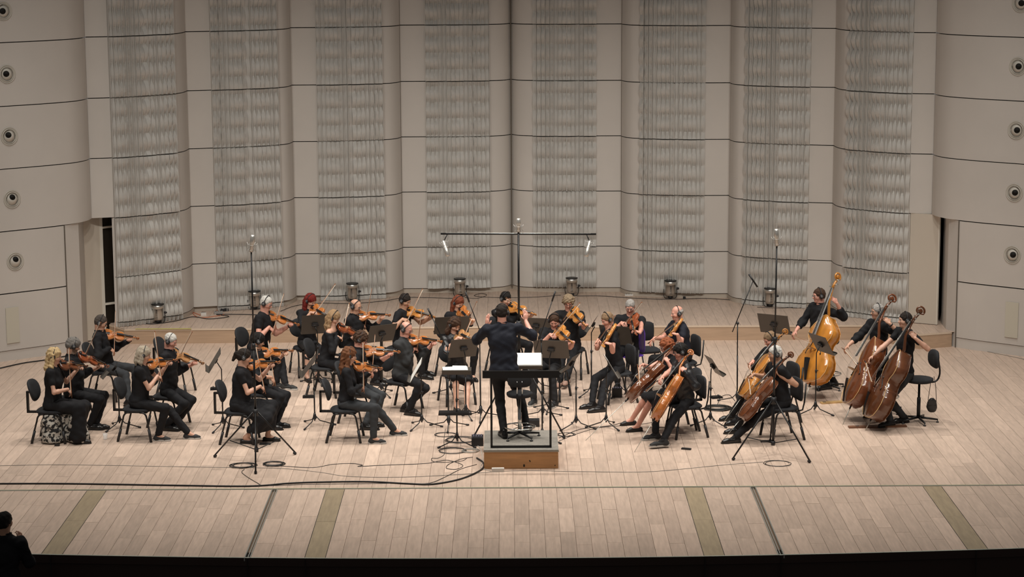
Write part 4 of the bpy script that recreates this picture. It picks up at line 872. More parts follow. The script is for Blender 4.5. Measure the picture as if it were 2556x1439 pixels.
PEOPLE = [
 dict(hx=130, who='blonde woman in the lace dress', lab='seated violinist with long blonde hair in a black lace dress with a white floral skirt', head=(136, 888), yaw=-4, hyaw=2, hpitch=14, fem=1, hair=('wavy', 'blonde'), hl=.8, skin='fair', top='lace', bottom='long', bc='black', C=(150, 909), S=(221, 914), sg=1, T=(171, 868), F=(177, 990), vn='brown', vd='dark brown', feet=((196, 1092), (185, 1083)), seed=1, shoe='flat', hem=.02),
 dict(hx=183, who='grey-haired man with the beard', lab='seated violinist with thick grey hair and a short beard in a black shirt', head=(183, 862), yaw=-6, hair=('thick', 'grey'), beard=1, skin='mid', top='rolled', C=(199, 887), S=(274, 916), sg=1, T=(250, 803), F=(208, 893), vn='red', vd='reddish brown', feet=((225, 1058), (240, 1056)), w=1.15, seed=2),
 dict(hx=262, who='man in glasses at far left back', lab='seated violinist with short dark grey hair, glasses and charcoal jeans, at the far left back', head=(252, 804), zh=1.24, yaw=-6, hyaw=-2, hair=('short', 'darkgrey'), glasses=1, skin='mid', top='long', bc='jean', C=(258, 833), S=(350, 845), sg=1, T=(288, 776), F=(285, 885), vn='orange', vd='glossy orange', feet=((322, 1000), (350, 985)), seed=3),
 dict(hx=345, who='woman with the ash blonde bob', lab='seated violinist with an ash blonde bob in a black t-shirt, trousers and lace-up shoes', head=(359, 884), yaw=-6, hyaw=4, hpitch=20, fem=1, w=1.08, hair=('bob', 'ashblonde'), skin='fair', top='tee', C=(366, 908), S=(445, 897), sg=1, T=(385, 825), F=(403, 950), vn='orange', vd='warm orange', feet=((395, 1085), (470, 1080)), seed=4, shoe='sneaker'),
 dict(hx=420, who='white-haired man in the open black shirt', lab='seated violinist with white hair in an open-necked black shirt with rolled sleeves', head=(426, 850), zh=1.30, yaw=-14, hyaw=-16, hair=('crop', 'white'), skin='pink', top='rolled', C=(424, 879), S=(512, 908), sg=1, T=(478, 826), F=(440, 905), vn='pale', vd='light brown', feet=((415, 1060), (437, 1058)), seed=5),
 dict(hx=598, who='woman with the dark ponytail', lab='seated violinist with a dark ponytail in a black t-shirt, long black skirt and strap shoes', head=(610, 890), yaw=-4, hyaw=6, hpitch=16, fem=1, w=1.15, hair=('pony', 'dark'), skin='fair', top='tee', bottom='midi', C=(616, 910), S=(703, 903), sg=1, T=(637, 857), F=(661, 980), vn='orange', vd='honey orange', feet=((612, 1092), (668, 1086)), seed=6, shoe='flat', hem=.17),
 dict(hx=650, who='young man with straight black hair', lab='seated young violinist with straight black hair in black, behind the woman with the ponytail', head=(644, 850), yaw=-8, hair=('thick', 'black'), skin='mid', top='rolled', C=(650, 880), S=(735, 875), sg=1, T=(669, 850), F=(686, 962), vn='orange', vd='bright orange', feet=((672, 1058), (690, 1052)), w=.95, seed=7),
 dict(hx=641, who='white-haired man with a black wristwatch', lab='large seated violinist with white hair, wire glasses and wristwatch in a black t-shirt', head=(665, 756), zh=1.33, yaw=-18, hyaw=-20, hair=('short', 'white'), glasses=2, skin='pink', top='tee', C=(668, 785), S=(750, 812), sg=1, T=(708, 733), F=(680, 832), vn='orange', vd='reddish orange', feet=((690, 955), (712, 958)), w=1.2, s=1.08, seed=8, shoe='sneaker', watch='L'),
 dict(hx=767, who='woman with dark red hair', lab='seated violinist with long dark red hair behind a black music stand', head=(775, 750), yaw=-66, hyaw=-40, hpitch=28, fem=1, hair=('long', 'redbrown'), skin='fair', top='long', bottom='tights', bc='char', C=(779, 769), S=(826, 792), sg=-1, T=(838, 709), F=(784, 785), vn='orange', vd='vivid orange', feet=((766, 938), (792, 936)), seed=9, shoe='flat', tilt=50, legw=.045, tc='black', cst='oval'),
 dict(hx=812, who='woman with long straight blonde hair', lab='seated violinist with long straight blonde hair and a black off-shoulder top', head=(833, 792), yaw=-12, hyaw=-16, hpitch=34, fem=1, hair=('long', 'straightblonde'), hl=1.1, skin='fair', top='long', open=1, C=(846, 815), S=(912, 838), sg=1, T=(871, 757), F=(852, 850), vn='red', vd='reddish', feet=((862, 985), (880, 978)), seed=10),
 dict(hx=880, who='bald man in the back row', lab='seated bald violinist with dark-rimmed glasses in a black shirt, back row', head=(888, 764), yaw=-24, hyaw=-28, hpitch=16, hair=('fringe', 'darkgrey'), glasses=1, skin='mid', top='long', C=(892, 788), S=(978, 786), sg=1, T=(928, 719), F=(910, 818), vn='orange', vd='orange-brown', w=1.15, seed=11, band=.04),
 dict(hx=893, who='curly-haired man in grey jeans', lab='seated violinist with short curly brown hair, glasses and dark grey jeans', head=(901, 846), yaw=-8, hyaw=-8, hair=('curly', 'brown'), glasses=1, skin='pink', top='rolled', bc='jean', C=(905, 875), S=(1002, 878), sg=1, T=(936, 836), F=(928, 941), vn='orange', vd='shiny light orange', feet=((912, 1058), (925, 1050)), seed=12, watch='L'),
 dict(hx=862, who='woman with long wavy brown hair', lab='seated violinist with long wavy brown hair, black cardigan, grey jeans and sneakers', head=(872, 886), yaw=-2, hyaw=6, hpitch=16, fem=1, hair=('wavy', 'wavybrown'), skin='fair', top='long', bc='jean', C=(884, 911), S=(956, 920), sg=1, T=(906, 853), F=(907, 978), vn='orange', vd='deep orange', feet=((932, 1092), (985, 1072)), seed=13, shoe='sneaker', w=.92, watch='R'),
 dict(hx=1000, who='dark-haired man in the tight t-shirt', lab='seated violinist with short dark hair in a tight black t-shirt, back row', head=(1011, 750), yaw=-26, hyaw=-34, hair=('short', 'dark'), skin='tan', top='tee', C=(1014, 775), S=(1089, 792), sg=-1, T=(1056, 721), F=(1014, 806), vn='amber', vd='golden orange', seed=14),
 dict(hx=1003, who='bald man in the grey shirt', lab='seated bald violinist with glasses in a dark grey shirt, ankles crossed', head=(1014, 821), zh=1.28, yaw=-26, hyaw=-26, hair=('fringe', 'darkgrey'), glasses=1, skin='pink', top='rolled', tc='grey', C=(1020, 846), S=(1107, 853), sg=1, T=(1053, 770), F=(1040, 876), vn='orange', vd='tawny orange', feet=((1022, 1022), (1012, 1014)), w=1.15, seed=15, band=.04),
 dict(hx=1135, who='woman with straight auburn hair', lab='seated violinist with straight auburn hair behind a grey music stand, back row', head=(1144, 755), yaw=-62, hyaw=-50, hpitch=30, fem=1, hair=('long', 'auburn'), skin='fair', top='long', C=(1148, 772), S=(1180, 802), sg=-1, T=(1192, 753), F=(1160, 820), vn='orange', vd='russet orange', seed=16, tilt=50),
 dict(hx=1140, who='woman with wavy hair and bare legs', lab='seated violinist with wavy brown hair, leather jacket, short skirt and heels', head=(1135, 810), yaw=-72, hyaw=-52, hpitch=30, fem=1, hair=('wavy', 'brown'), hl=.55, skin='fair', top='jacket', bottom='knee', C=(1142, 834), S=(1186, 850), sg=-1, T=(1178, 794), F=(1155, 848), vn='pale', vd='pale orange', feet=((1139, 1012), (1165, 1016)), seed=17, shoe='flat', tilt=45),
 dict(hx=1262, who='dark-haired player behind the conductor', lab='seated violinist with smooth dark hair directly behind the conductor', head=(1262, 745), yaw=-52, hyaw=-44, hpitch=26, hair=('short', 'black'), skin='fair', top='long', C=(1272, 764), S=(1341, 786), sg=-1, T=(1262, 744), F=(1326, 782), vn='amber', vd='amber orange', seed=18, tilt=50, pR=V(.3, 0, -1)),
 dict(hx=1375, who='tousle-haired viola player', lab='seated viola player with tousled brown hair, face lowered, behind a wide grey desk', head=(1384, 800), yaw=-112, hyaw=-98, hpitch=30, hair=('short', 'brown'), skin='pink', top='short', C=(1392, 822), S=(1430, 856), sg=-1, T=(1449, 756), F=(1377, 842), vn='amber', vd='golden orange', kind='viola', feet=((1332, 995), (1385, 1000)), seed=19, tilt=45, bc='char', shoe='sneaker'),
 dict(hx=1425, who='curly blonde player with glasses', lab='seated viola player with curly dark blonde hair, glasses and a wristband, back row', head=(1419, 754), yaw=-106, hyaw=-94, hpitch=26, hair=('curly', 'curlblonde'), glasses=1, skin='pink', top='short', C=(1426, 775), S=(1465, 815), sg=-1, T=(1430, 763), F=(1398, 812), vn='amber', vd='brown-orange', kind='viola', feet=((1398, 950), (1412, 955)), seed=20, tilt=45, watch='L', shoe='pale', phones=False),
 dict(hx=1540, who='sandy-haired man with silver headphones', lab='seated viola player with sandy hair in a black t-shirt, turned to the left', head=(1516, 797), zh=1.31, yaw=198, hyaw=206, hpitch=26, hair=('short', 'sandy'), skin='pink', top='tee', C=(1532, 818), S=(1504, 866), sg=-1, T=(1537, 788), F=(1487, 862), vn='amber', vd='honey coloured', kind='viola', feet=((1478, 1005), (1498, 1014)), seed=21, tilt=60, cst='rect'),
 dict(hx=1570, who='grey-haired man with steel glasses', lab='seated viola player with close-cropped white hair, pink face and glasses in black', head=(1573, 765), yaw=-100, hyaw=-100, hpitch=24, hair=('crop', 'lightgrey'), glasses=2, skin='pink', top='tee', C=(1580, 790), S=(1588, 836), sg=-1, T=(1604, 754), F=(1556, 812), vn='red', vd='reddish-brown', kind='viola', seed=22, tilt=45, nochair=1, phones=False),
 dict(hx=1703, who='bald man in the navy polo shirt', lab='seated bald viola player in a navy polo shirt looking left, back row', head=(1690, 781), yaw=196, hyaw=196, hpitch=10, hair=('fringe', 'lightgrey'), skin='pink', top='short', tc='navy', C=(1697, 806), S=(1672, 838), sg=-1, T=(1695, 799), F=(1619, 858), vn='amber', vd='orange', kind='viola', w=1.25, seed=23, tilt=60, cst='rect', feet=((1612, 960), (1618, 972))),
]
PEOPLE[3]['lab'] = 'seated violinist with an ash blonde bob, bare arms, black t-shirt and lace-up shoes'
PREAL = {}
for sp in PEOPLE: PREAL[sp['who']] = (violinist(sp), sp)
# white floral underskirt of the first violinist
sp = PEOPLE[0]; LACE = mat('lace_white', (.42, .40, .36), .8)
nt = LACE.node_tree; n = nt.nodes.new('ShaderNodeTexNoise'); n.inputs['Scale'].default_value = 22; n.inputs['Detail'].default_value = 4; r_ = nt.nodes.new('ShaderNodeValToRGB'); tc = nt.nodes.new('ShaderNodeTexCoord')
r_.color_ramp.elements[0].position = .47; r_.color_ramp.elements[0].color = (.01, .01, .011, 1); r_.color_ramp.elements[1].position = .52; r_.color_ramp.elements[1].color = (.50, .47, .42, 1)
nt.links.new(tc.outputs['Object'], n.inputs[0]); nt.links.new(n.outputs[0], r_.inputs[0]); nt.links.new(r_.outputs[0], nt.nodes['Principled BSDF'].inputs['Base Color'])
S = SDF(); P = sp['P']; f = sp['f_']; o0 = V(P[0], P[1], 0); r = sp['r_']
S.cap(o0+f*.0+r*.12+V(0, 0, .36), o0+f*.02+r*.14+V(0, 0, .06), .13, .16, .1); S.cap(o0+f*.38+r*.10+V(0, 0, .36), o0+f*.42+r*.12+V(0, 0, .06), .12, .15, .1); S.cap(o0+f*.2+V(0, 0, .36), o0+f*.22+V(0, 0, .06), .12, .15, .1); S.cap(o0-r*.1+V(0, 0, .36), o0+f*.3-r*.12+V(0, 0, .06), .12, .15, .1)
S.cut(o0+V(0, 0, .43), (0, 0, 1)); S.cut(o0+V(0, 0, .015), (0, 0, -1)); sdf_object('underskirt', S, LACE, PREAL[sp['who']][0], o0, .018, (), .018, (.012, 26, 1.))
# ---- cellos and basses
CEL = [
 dict(hx=1692, who='red-haired woman in the black blouse', lab='seated cellist with curly red-brown hair, glasses, black dress and sandals', kind='cello', head=(1664, 864), yaw=196, hyaw=200, hpitch=18, fem=1, w=1.1, hair=('curly', 'redgold'), glasses=2, skin='pink', top='short', bottom='knee', S=(1702, 862), B=(1568, 994), sg=-1, T=(1597, 962), F=(1594, 912), LH=(1656, 896), vn='brown', vd='dark brown', feet=((1577, 1046), (1592, 1062)), seed=31, shoe='flat', cst='oval', phones=False),
 dict(hx=1712, who='dark-haired cellist in the leather jacket', lab='seated cellist with dark hair, glasses and a black leather jacket, nearest cellist to the podium', kind='cello', head=(1698, 877), yaw=196, hyaw=192, hpitch=14, hair=('thick', 'black'), glasses=1, skin='pink', top='jacket', S=(1733, 880), B=(1634, 1044), sg=-1, T=(1615, 976), F=(1643, 951), LH=(1687, 915), vn='orange', vd='bright reddish orange', feet=((1636, 1082), (1652, 1104)), seed=32, cst='rect', shoe='sneaker'),
 dict(hx=1945, who='grey-haired cellist looking down', lab='seated cellist with grey-brown hair in black, half hidden behind the tall microphone stand', kind='cello', head=(1922, 846), yaw=200, hyaw=204, hpitch=28, hair=('short', 'sandy'), skin='pink', top='long', S=(1972, 824), B=(1852, 990), sg=-1, T=(1880, 945), F=(1869, 908), LH=(1935, 880), vn='amber', vd='amber brown', feet=((1826, 1034), (1840, 1045)), seed=33, cst='rect'),
 dict(hx=1952, who='white-haired cellist in the black t-shirt', lab='seated cellist with white hair in a black t-shirt, right behind the tall microphone tripod', kind='cello', head=(1934, 882), yaw=196, hyaw=192, hpitch=12, hair=('short', 'white'), skin='tan', top='tee', S=(1985, 884), B=(1850, 1044), sg=-1, T=(1874, 985), F=(1868, 941), LH=(1925, 915), vn='brown', vd='chestnut brown', feet=((1840, 1066), (1835, 1090)), seed=34, cst='rect', shoe='dress'),
]
for sp in CEL: PREAL[sp['who']] = low_string(sp)
BASS = [
 dict(who='standing bassist in the long black shirt', lab='bassist with brown hair and glasses in a loose black shirt, behind the amber double bass', kind='bass', head=(2044, 737), Y=34.6, zp=.92, yaw=205, hyaw=195, hpitch=8, hair=('short', 'brown'), glasses=1, skin='pink', top='rolled', w=1.1, S=(2100, 690), B=(2022, 956), sg=-1, nyaw=220, T=(2030, 858), F=(1976, 836), LH=(2068, 748), vn='gold', vd='amber yellow', feet=((2064, 958), (2080, 950)), seed=35, nochair=1, bs=1, sl=.24, pL=V(.85, -.2, -.7), lean=-.0),
 dict(who='grey-haired bassist with the steel watch', lab='bassist with short grey hair, dark glasses and a steel watch, between the two other basses', kind='bass', head=(2190, 777), Y=33.0, zp=.80, yaw=205, hyaw=195, hpitch=4, hair=('short', 'lightgrey'), glasses=1, skin='mid', top='rolled', S=(2240, 745), B=(2124, 1012), sg=-1, nyaw=192, T=(2142, 913), F=(2106, 870), LH=(2202, 797), sl=.22, vn='bassred', vd='red-brown', feet=((2185, 1025), (2200, 1010)), seed=36, nochair=1, watch='L', pL=V(.85, -.2, -.7)),
 dict(who='dark-haired bassist on the swivel stool', lab='bassist with short dark hair, black t-shirt and grey jeans on the swivel stool, farthest right', kind='bass', head=(2259, 798), Y=32.25, zp=.76, yaw=200, hyaw=190, hpitch=4, hair=('short', 'dark'), skin='fair', top='tee', bc='jean', S=(2312, 775), B=(2174, 1046), sg=-1, nyaw=188, T=(2176, 953), F=(2160, 901), LH=(2255, 826), sl=.26, vn='bassbrown', vd='chestnut brown', feet=((2222, 1050), (2256, 1040)), seed=37, nochair=1, pL=V(.85, -.2, -.7), lean=-.02),
]
for sp in BASS: PREAL[sp['who']] = low_string(sp)
# ---- conductor
Yc = 30.5; Hc = at_y(1253, 780, Yc); yaw = 90; f = V(0, 1, 0); N = Hc-V(0, 0, .17)-f*.02
sp = dict(yaw=90, solo=1, stand=1, P=V(-.115, 30.42, 1.20), N=N, Hc=Hc, hyaw=84, hpitch=12, s=1.05, w=1.22, hair=('short', 'dark'), skin='pink', top='rolled', tc='navy', label='conductor on the podium, back turned, dark navy shirt, both hands raised', seed=40, z0=.27,
          ankR=V(.20, 30.62, .36), ankL=V(-.125, 30.30, .36), wrL=at_y(1216, 812, Yc+.34), wrR=at_y(1312, 800, Yc+.34), hdL=(V(.05, .1, 1), V(.6, .6, 0)), hdR=(V(0, .25, 1), V(-.4, .8, 0)), curlL=.25, curlR=.45, poleL=V(-1, -.2, -1.2), poleR=V(1, -.2, -1.2), kpR=V(.1, 1, .2), kpL=V(-.1, 1, .2), fdR=V(.3, 1, 0), fdL=V(-.3, 1, 0))
build_person(sp); COND = sp
# ---- the dark figure in front of the stage
Hc = at_y(12, 1302, 24.75)
sp = dict(yaw=70, solo=1, stand=1, P=V(Hc[0]-.02, 24.72, -.18), N=Hc-V(0, 0, .17), Hc=Hc, hyaw=62, hpitch=4, hair=('cap', 'black'), skin='tan', top='rolled', label='person in a black cap and dark clothes standing in front of the stage edge', seed=41, z0=-1.1,
          ankR=V(Hc[0]+.1, 24.72, -1.01), ankL=V(Hc[0]-.12, 24.72, -1.01), wrL=Hc+V(-.1, .25, -.45), wrR=Hc+V(.13, .16, -.30), hdL=(V(.4, .4, .6), V(0, 1, 0)), hdR=(V(0, .1, 1), V(-.4, .4, 0)), w=1.1, phones=False, kpR=V(0, 1, .2), kpL=V(0, 1, .2))
build_person(sp)
# ================================================================== EXTRA CHAIRS, STOOLS, PODIUM
def cp(px, py, z=.46):
    q = at_z(px, py, z); return q[0], q[1]
x, y = cp(398, 868, .74); chair(x+.26, y, -10, 'empty black orchestra chair just behind the white-haired man in the open shirt')
x, y = cp(1625, 822, .74); chair(x-.1, y-.28, -75, 'empty black orchestra chair behind the purple chair, back row', 'rect')
x, y = cp(1587, 890, .46); PURP = mat('purple_plastic', (.13, .05, .42), .4)
t = thing('purple_chair', 'purple plastic shell chair under the grey-haired viola player', 'chair', (PEOPLE[21]['P'][0], PEOPLE[21]['P'][1], 0), math.radians(-150), 'orchestra chairs')
bm = MB(); rounded_pad(bm, 0, .45, .21, .21, .02, PURP, 3.5, .0); bm.obj('seat', t); bm = MB(); rounded_pad(bm, -.23, .68, .20, .20, .018, PURP, 3.5, 0, False, .05); bm.obj('backrest', t)
for sx in (-1, 1):
    for sy in (-1, 1): bm = MB(); bm.tube([(sx*.15, sy*.17, .44), (sx*.21, sy*.21, 0)], .012, BLK, 6); bm.obj('leg', t)
def swivel_stool(x, y, z0, hs, label, back=None, yaw=0, ring=True, chrome=False, name='swivel_stool', rseat=.18):
    t = thing(name, label, 'stool', (x, y, z0), math.radians(yaw)); m = CHROME if chrome else BLK
    bm = MB(); bm.lathe([(.0, hs-.06), (rseat*.92, hs-.06), (rseat, hs-.04), (rseat, hs-.01), (rseat*.9, hs), (.0, hs+.006)], FABR, 24); bm.obj('seat', t)
    bm = MB(); bm.lathe([(.028, .06), (.028, hs*.55), (.018, hs*.56), (.018, hs-.05)], m, 14); bm.obj('column', t)
    for k in range(5):
        a = 2*math.pi*k/5+.3; bm = MB(); bm.tube([(0, 0, .075), (math.cos(a)*.29, math.sin(a)*.29, .045)], [.02, .013], BLK, 6); bm.lathe([(.022, 0), (.022, .014), (.008, .018), (.008, .045)], BLKP, 10, (math.cos(a)*.285, math.sin(a)*.285, 0)); bm.obj('leg', t)
    if ring:
        rr = .22; zr = .16 if z0 > 0 else .24; bm = MB(); bm.tube([(rr*math.cos(a), rr*math.sin(a), zr) for a in np.linspace(0, 2*math.pi, 33)], .011, CHROME, 6)
        for k in range(3): a = 2*math.pi*k/3; bm.tube([(0, 0, zr), (rr*math.cos(a), rr*math.sin(a), zr)], .006, CHROME, 6)
        bm.obj('foot_ring', t)
    if back:
        bm = MB(); rounded_pad(bm, -.24, hs+.28, .19, .14, .05, FABR, 2.6, .015, False, .03); bm.obj('backrest', t)
        bm = MB(); bm.tube(catmull([V(-.05, 0, hs-.06), V(-.25, 0, hs-.07), V(-.32, 0, hs+.05), V(-.29, 0, hs+.28)], 4), .014, BLK, 6); bm.obj('back_bar', t)
    return t
q = at_z(2292, 1052, 0); swivel_stool(q[0], q[1], 0, .68, 'black swivel stool with a small backrest and hanging bag, farthest right', True, 190, False, False, 'swivel_stool', .21); ST3 = q
q = at_z(2049, 968, 0); swivel_stool(q[0]+.1, q[1], 0, .80, 'tall stool with a chrome foot ring beneath the amber double bass player', None, 0, True)
q = at_z(2190, 1030, 0); swivel_stool(q[0]+.12, q[1]+.1, 0, .70, 'tall stool half hidden behind the two right-hand double basses', None, 0, True)
t = swivel_stool(.10, 30.32, RT+.0, .66, 'conductor\'s round stool with chrome column and foot ring on the podium', None, 0, True, True, 'podium_stool', .185)
bm = MB()
for dx in (-.035, .035): bm.tube([(dx, .02, .62), (dx, -.2, .68), (dx, -.215, .86)], .008, CHROME, 6)
bm.obj('back_rods', t); bm = MB(); rounded_pad(bm, 0, 0, .17, .09, .04, FABR, 3, .01, False); o = bm.obj('backrest', t, (0, -.2, .86), math.pi/2)
bm = MB(); bm.box((0, 0, RT-.015), (1.04, 1.16, .03), mat('carpet_grey', (.27, .25, .22), .95, bump=.5, bscale=150, var=.12, vscale=50)); pod = thing('podium', 'low wooden conductor podium with grey carpet top', 'podium', (.115, 30.17, 0)); bm.obj('carpet', pod)
for nm, c, sz in (('front_panel', (0, -.56, .12), (1.03, .02, .238)), ('back_panel', (0, .56, .12), (1.03, .02, .238)), ('side_panel', (-.505, 0, .12), (.02, 1.10, .238)), ('side_panel', (.505, 0, .12), (.02, 1.10, .238))):
    bm = MB(); bm.box(c, sz, mat('podium_wood', (.50, .26, .105), .5, var=.14, vscale=5, stretch=(.6, 1, 5))); bm.obj(nm, pod)
bm = MB(); bm.box((0, -.578, .25), (1.045, .012, .02), mat('podium_rim', (.30, .27, .22), .5)); bm.obj('rim', pod)
bm = MB(); bm.box((.12, -.5715, .11), (.012, .003, .03), DARKGAP, np.array([[.9, 0, .4], [0, 1, 0], [-.4, 0, .9]])); bm.box((.04, -.5715, .045), (.022, .003, .035), DARKGAP); bm.box((.47, -.5715, .045), (.012, .003, .015), DARKGAP); bm.obj('scuffs', pod)
rl = thing('podium_rail', 'black metal safety rail standing on the front edge of the podium', 'rail', (.115, 29.72, RT))
bm = MB(); bm.box((0, 0, 1.045), (1.06, .05, .10), BLK); bm.obj('top_beam', rl)
for sx in (-.41, .41): bm = MB(); bm.box((sx, 0, .515), (.03, .03, .99), BLK); bm.obj('post', rl)
bm = MB(); bm.box((0, 0, .015), (.85, .03, .03), BLK); bm.obj('bottom_bar', rl)
# ================================================================== MUSIC STANDS  (foot px, desk centre px, yaw of the side that is read, tilt)
def ms(foot, desk, yaw, tilt, label, dd=0., **k):
    F = at_z(*foot, 0); D = at_y(*desk, F[1]+dd); return music_stand(F[0], F[1], D[0], D[1], D[2], yaw, tilt, label, **k)
ms((299, 1068), (283, 917), 180, 42, 'black music stand before the blonde woman and the bearded man, desk tilted edge-on')
ms((557, 1070), (536, 898), 188, 32, 'black music stand at left, desk seen edge-on, mixer tray on its pole', tray=(.62, 'small black headphone mixer on the stand at left in front of the ash blonde woman'))
ms((786, 1062), (771, 912), 185, 38, 'music stand in front of the ponytail woman, desk edge-on, tray below', tray=(.45, 'small black headphone mixer on the stand beside the blonde woman\'s chair'))
ms((1053, 1066), (1040, 923), 180, 30, 'music stand in front of the long brown-haired woman, white pages on its far side', sheet=(1.1, 'white sheet music seen edge-on before the bald man in the grey shirt'))
ms((795, 955), (786, 809), 105, 22, 'black music stand hiding the red-haired violinist\'s chest', w_=.44, h_=.36)
ms((952, 985), (953, 831), 120, 28, 'grey music stand between the bald man in back and the bald man in grey', w_=.48)
ms((1126, 985), (1128, 811), 100, 28, 'grey music stand before the auburn-haired violinist, partly hidden', w_=.56)
ms((1163, 1040), (1157, 868), 108, 30, 'wide grey music stand beside the conductor, before the wavy-haired violinist', w_=.44, h_=.36)
ms((1340, 972), (1338, 812), 75, 25, 'dark grey music stand to the right of the conductor\'s raised hand, back row', w_=.50, h_=.30)
ms((1372, 1024), (1376, 871), 80, 30, 'wide grey music stand before the brown-haired viola player', w_=.54, h_=.36)
ms((1438, 1068), (1425, 905), 160, 35, 'thin black music stand right of the podium with white page, desk edge-on', w_=.40, h_=.30)
ms((1513, 1066), (1524, 914), 5, 30, 'music stand in front of the sandy-haired man, white page facing right', sheet=(1.0, 'white sheet music on the stand facing the sandy-haired man'), w_=.46)
ms((1545, 985), (1537, 836), 65, 25, 'dark music stand half hidden behind the sandy-haired man', w_=.52, h_=.36)
ms((1773, 1060), (1781, 912), 15, 32, 'music stand between the cello pairs, thin desk edge-on, tray below', tray=(.42, 'small black headphone mixer tray between the two cello pairs'), w_=.34)
ms((1930, 985), (1932, 808), 60, 25, 'grey music stand behind the tall microphone stand at right', w_=.52, h_=.36)
ms((2035, 1032), (2050, 858), 25, 30, 'grey music stand in front of the amber double bass', w_=.48, h_=.34)
ms((1476, 985), (1479, 808), 170, 30, 'black music stand edge-on beside the curly blonde viola player', w_=.4, h_=.24)
# conductor's desk, with open score
F = V(.43, 31.15, 0); D = at_y(1321, 902, 31.1); t = music_stand(F[0], F[1], D[0], D[1], D[2], -90, 60, 'conductor\'s music stand with open white score behind the podium rail', w_=.38, h_=.32)
o = thing('open_score', 'open white orchestral score on the conductor\'s stand', 'score', D+V(0, -.01, .012))
for sg in (-1, 1):
    bm = MB(); bm.box((0, 0, 0), (.175, .30, .010), PAPER); p = bm.obj('page', o, (sg*.088, 0, .012)); p.rotation_euler = (math.radians(32), 0, 0)
# score desk + low shelf stand left of the podium
F = at_z(1141, 1112, 0); D = at_y(1140, 925, F[1]); t = music_stand(F[0], F[1], D[0], D[1], D[2], -90, 78, 'low flat music stand with white pages and a shelf, left of the podium', w_=.42, h_=.26)
sh_ = at_y(1133, 1028, F[1]); bm = MB(); bm.box((sh_[0]-F[0], 0, sh_[2]), (.44, .20, .012), BLK); bm.box((sh_[0]-F[0], -.1, sh_[2]-.01), (.44, .006, .03), BLK); bm.obj('shelf', t)
o = thing('sheet_music', 'loose white pages lying on the flat stand left of the podium', 'sheet music', D+V(-.02, 0, .022), 0)
bm = MB(); bm.box((0, 0, 0), (.36, .19, .004), PAPER); p = bm.obj('page', o); p.rotation_euler = (math.radians(12), 0, .1); bm = MB(); bm.box((0, 0, .006), (.20, .19, .004), PAPER); p = bm.obj('page', o, (.05, .02, .004)); p.rotation_euler = (math.radians(12), 0, -.08)
# ================================================================== MICROPHONES
def mic_body(t, c, ax, L=.19, r=.030, cage=True):
    c = np.asarray(c, float); ax = nrm(ax); bm = MB(); bm.lathe([(.0, 0), (r*.8, .002), (r*.86, L*.5), (r, L*.52), (r*1.02, L*.92), (r*.7, L)], SILV, 14, c, ax); bm.obj('microphone', t)
    if cage:
        x = nrm(np.cross(ax, V(0, 1, .1))); y = np.cross(ax, x); bm = MB(); m = mat('shock_mount', (.45, .44, .42), .4, .5)
        for h, rr in ((L*.12, .052), (L*.42, .056)): bm.tube([c+ax*h+x*rr*math.cos(a)+y*rr*math.sin(a) for a in np.linspace(0, 2*math.pi, 17)], .003, m, 5)
        for k in range(6): a = k*math.pi/3; d = x*math.cos(a)+y*math.sin(a); bm.tube([c+ax*L*.05+d*.068, c+ax*L*.28+d*.036, c+ax*L*.55+d*.074], .0028, m, 5)
        bm.obj('shock_mount', t)
def tall_stand(base, top, feet, apex, label, name='microphone_stand', r=.018, brace=True, brz=.25):
    base = V(base[0], base[1], 0); t = thing(name, label, 'microphone stand', base, 0); T_ = V(*top)-base; A = V(0, 0, apex)
    bm = MB(); bm.tube([V(0, 0, .14 if brace else .1), V(0, 0, apex+.05)], r, BLK, 10); bm.obj('lower_tube', t); bm = MB(); bm.tube([V(0, 0, apex), V(T_[0]*.4, T_[1]*.4, T_[2]*.55)], r*.85, BLK, 10); bm.obj('middle_tube', t)
    bm = MB(); bm.tube([V(T_[0]*.4, T_[1]*.4, T_[2]*.55), T_], r*.62, BLK, 10); bm.obj('upper_tube', t)
    bm = MB(); bm.lathe([(r*2.2, -.05), (r*2.2, .05)], BLKP, 12, A); bm.obj('hub', t); bm = MB(); bm.lathe([(r*1.6, -.04), (r*1.6, .04)], BLKP, 12, V(T_[0]*.4, T_[1]*.4, T_[2]*.55)); bm.tube([V(T_[0]*.4, T_[1]*.4, T_[2]*.55), V(T_[0]*.4+.06, T_[1]*.4, T_[2]*.55)], .009, BLKP, 6); bm.obj('clutch', t)
    for F in feet:
        F = V(F[0], F[1], 0)-base; d = nrm(F); bm = MB(); bm.tube([A+d*.035, F+V(0, 0, .02)], .012, BLK, 6); bm.tube([F-d*.035+V(0, 0, .03), F+V(0, 0, .012)], .020, BLKP, 6); bm.obj('leg', t)
        if brace: m_ = A+(F-A)*.62; bm = MB(); bm.tube([V(0, 0, .16), m_], .007, BLK, 5); bm.obj('brace', t)
    if brace: bm = MB(); bm.lathe([(.03, .13), (.03, .19)], BLKP, 10); bm.obj('lower_collar', t)
    return t, base
B0 = V(-3.62, 30.12, 0); tp = at_y(627, 625, 30.12)
t, b0 = tall_stand(B0, tp, [(-4.25, 30.33), (-3.10, 30.47), (-3.55, 29.38)], .70, 'tall black tripod microphone stand at left with silver microphone on top'); mic_body(t, tp-b0+V(0, 0, -.02), (.12, 0, 1), .24, .034)
B0 = V(3.70, 30.35, 0); tp = at_y(1939, 610, 30.35)
t, b0 = tall_stand(B0, tp, [(3.09, 30.0), (4.16, 29.83), (3.75, 31.1)], .78, 'tall black tripod microphone stand at right with silver microphone on top'); mic_body(t, tp-b0+V(0, 0, -.02), (-.05, 0, 1), .24, .034)
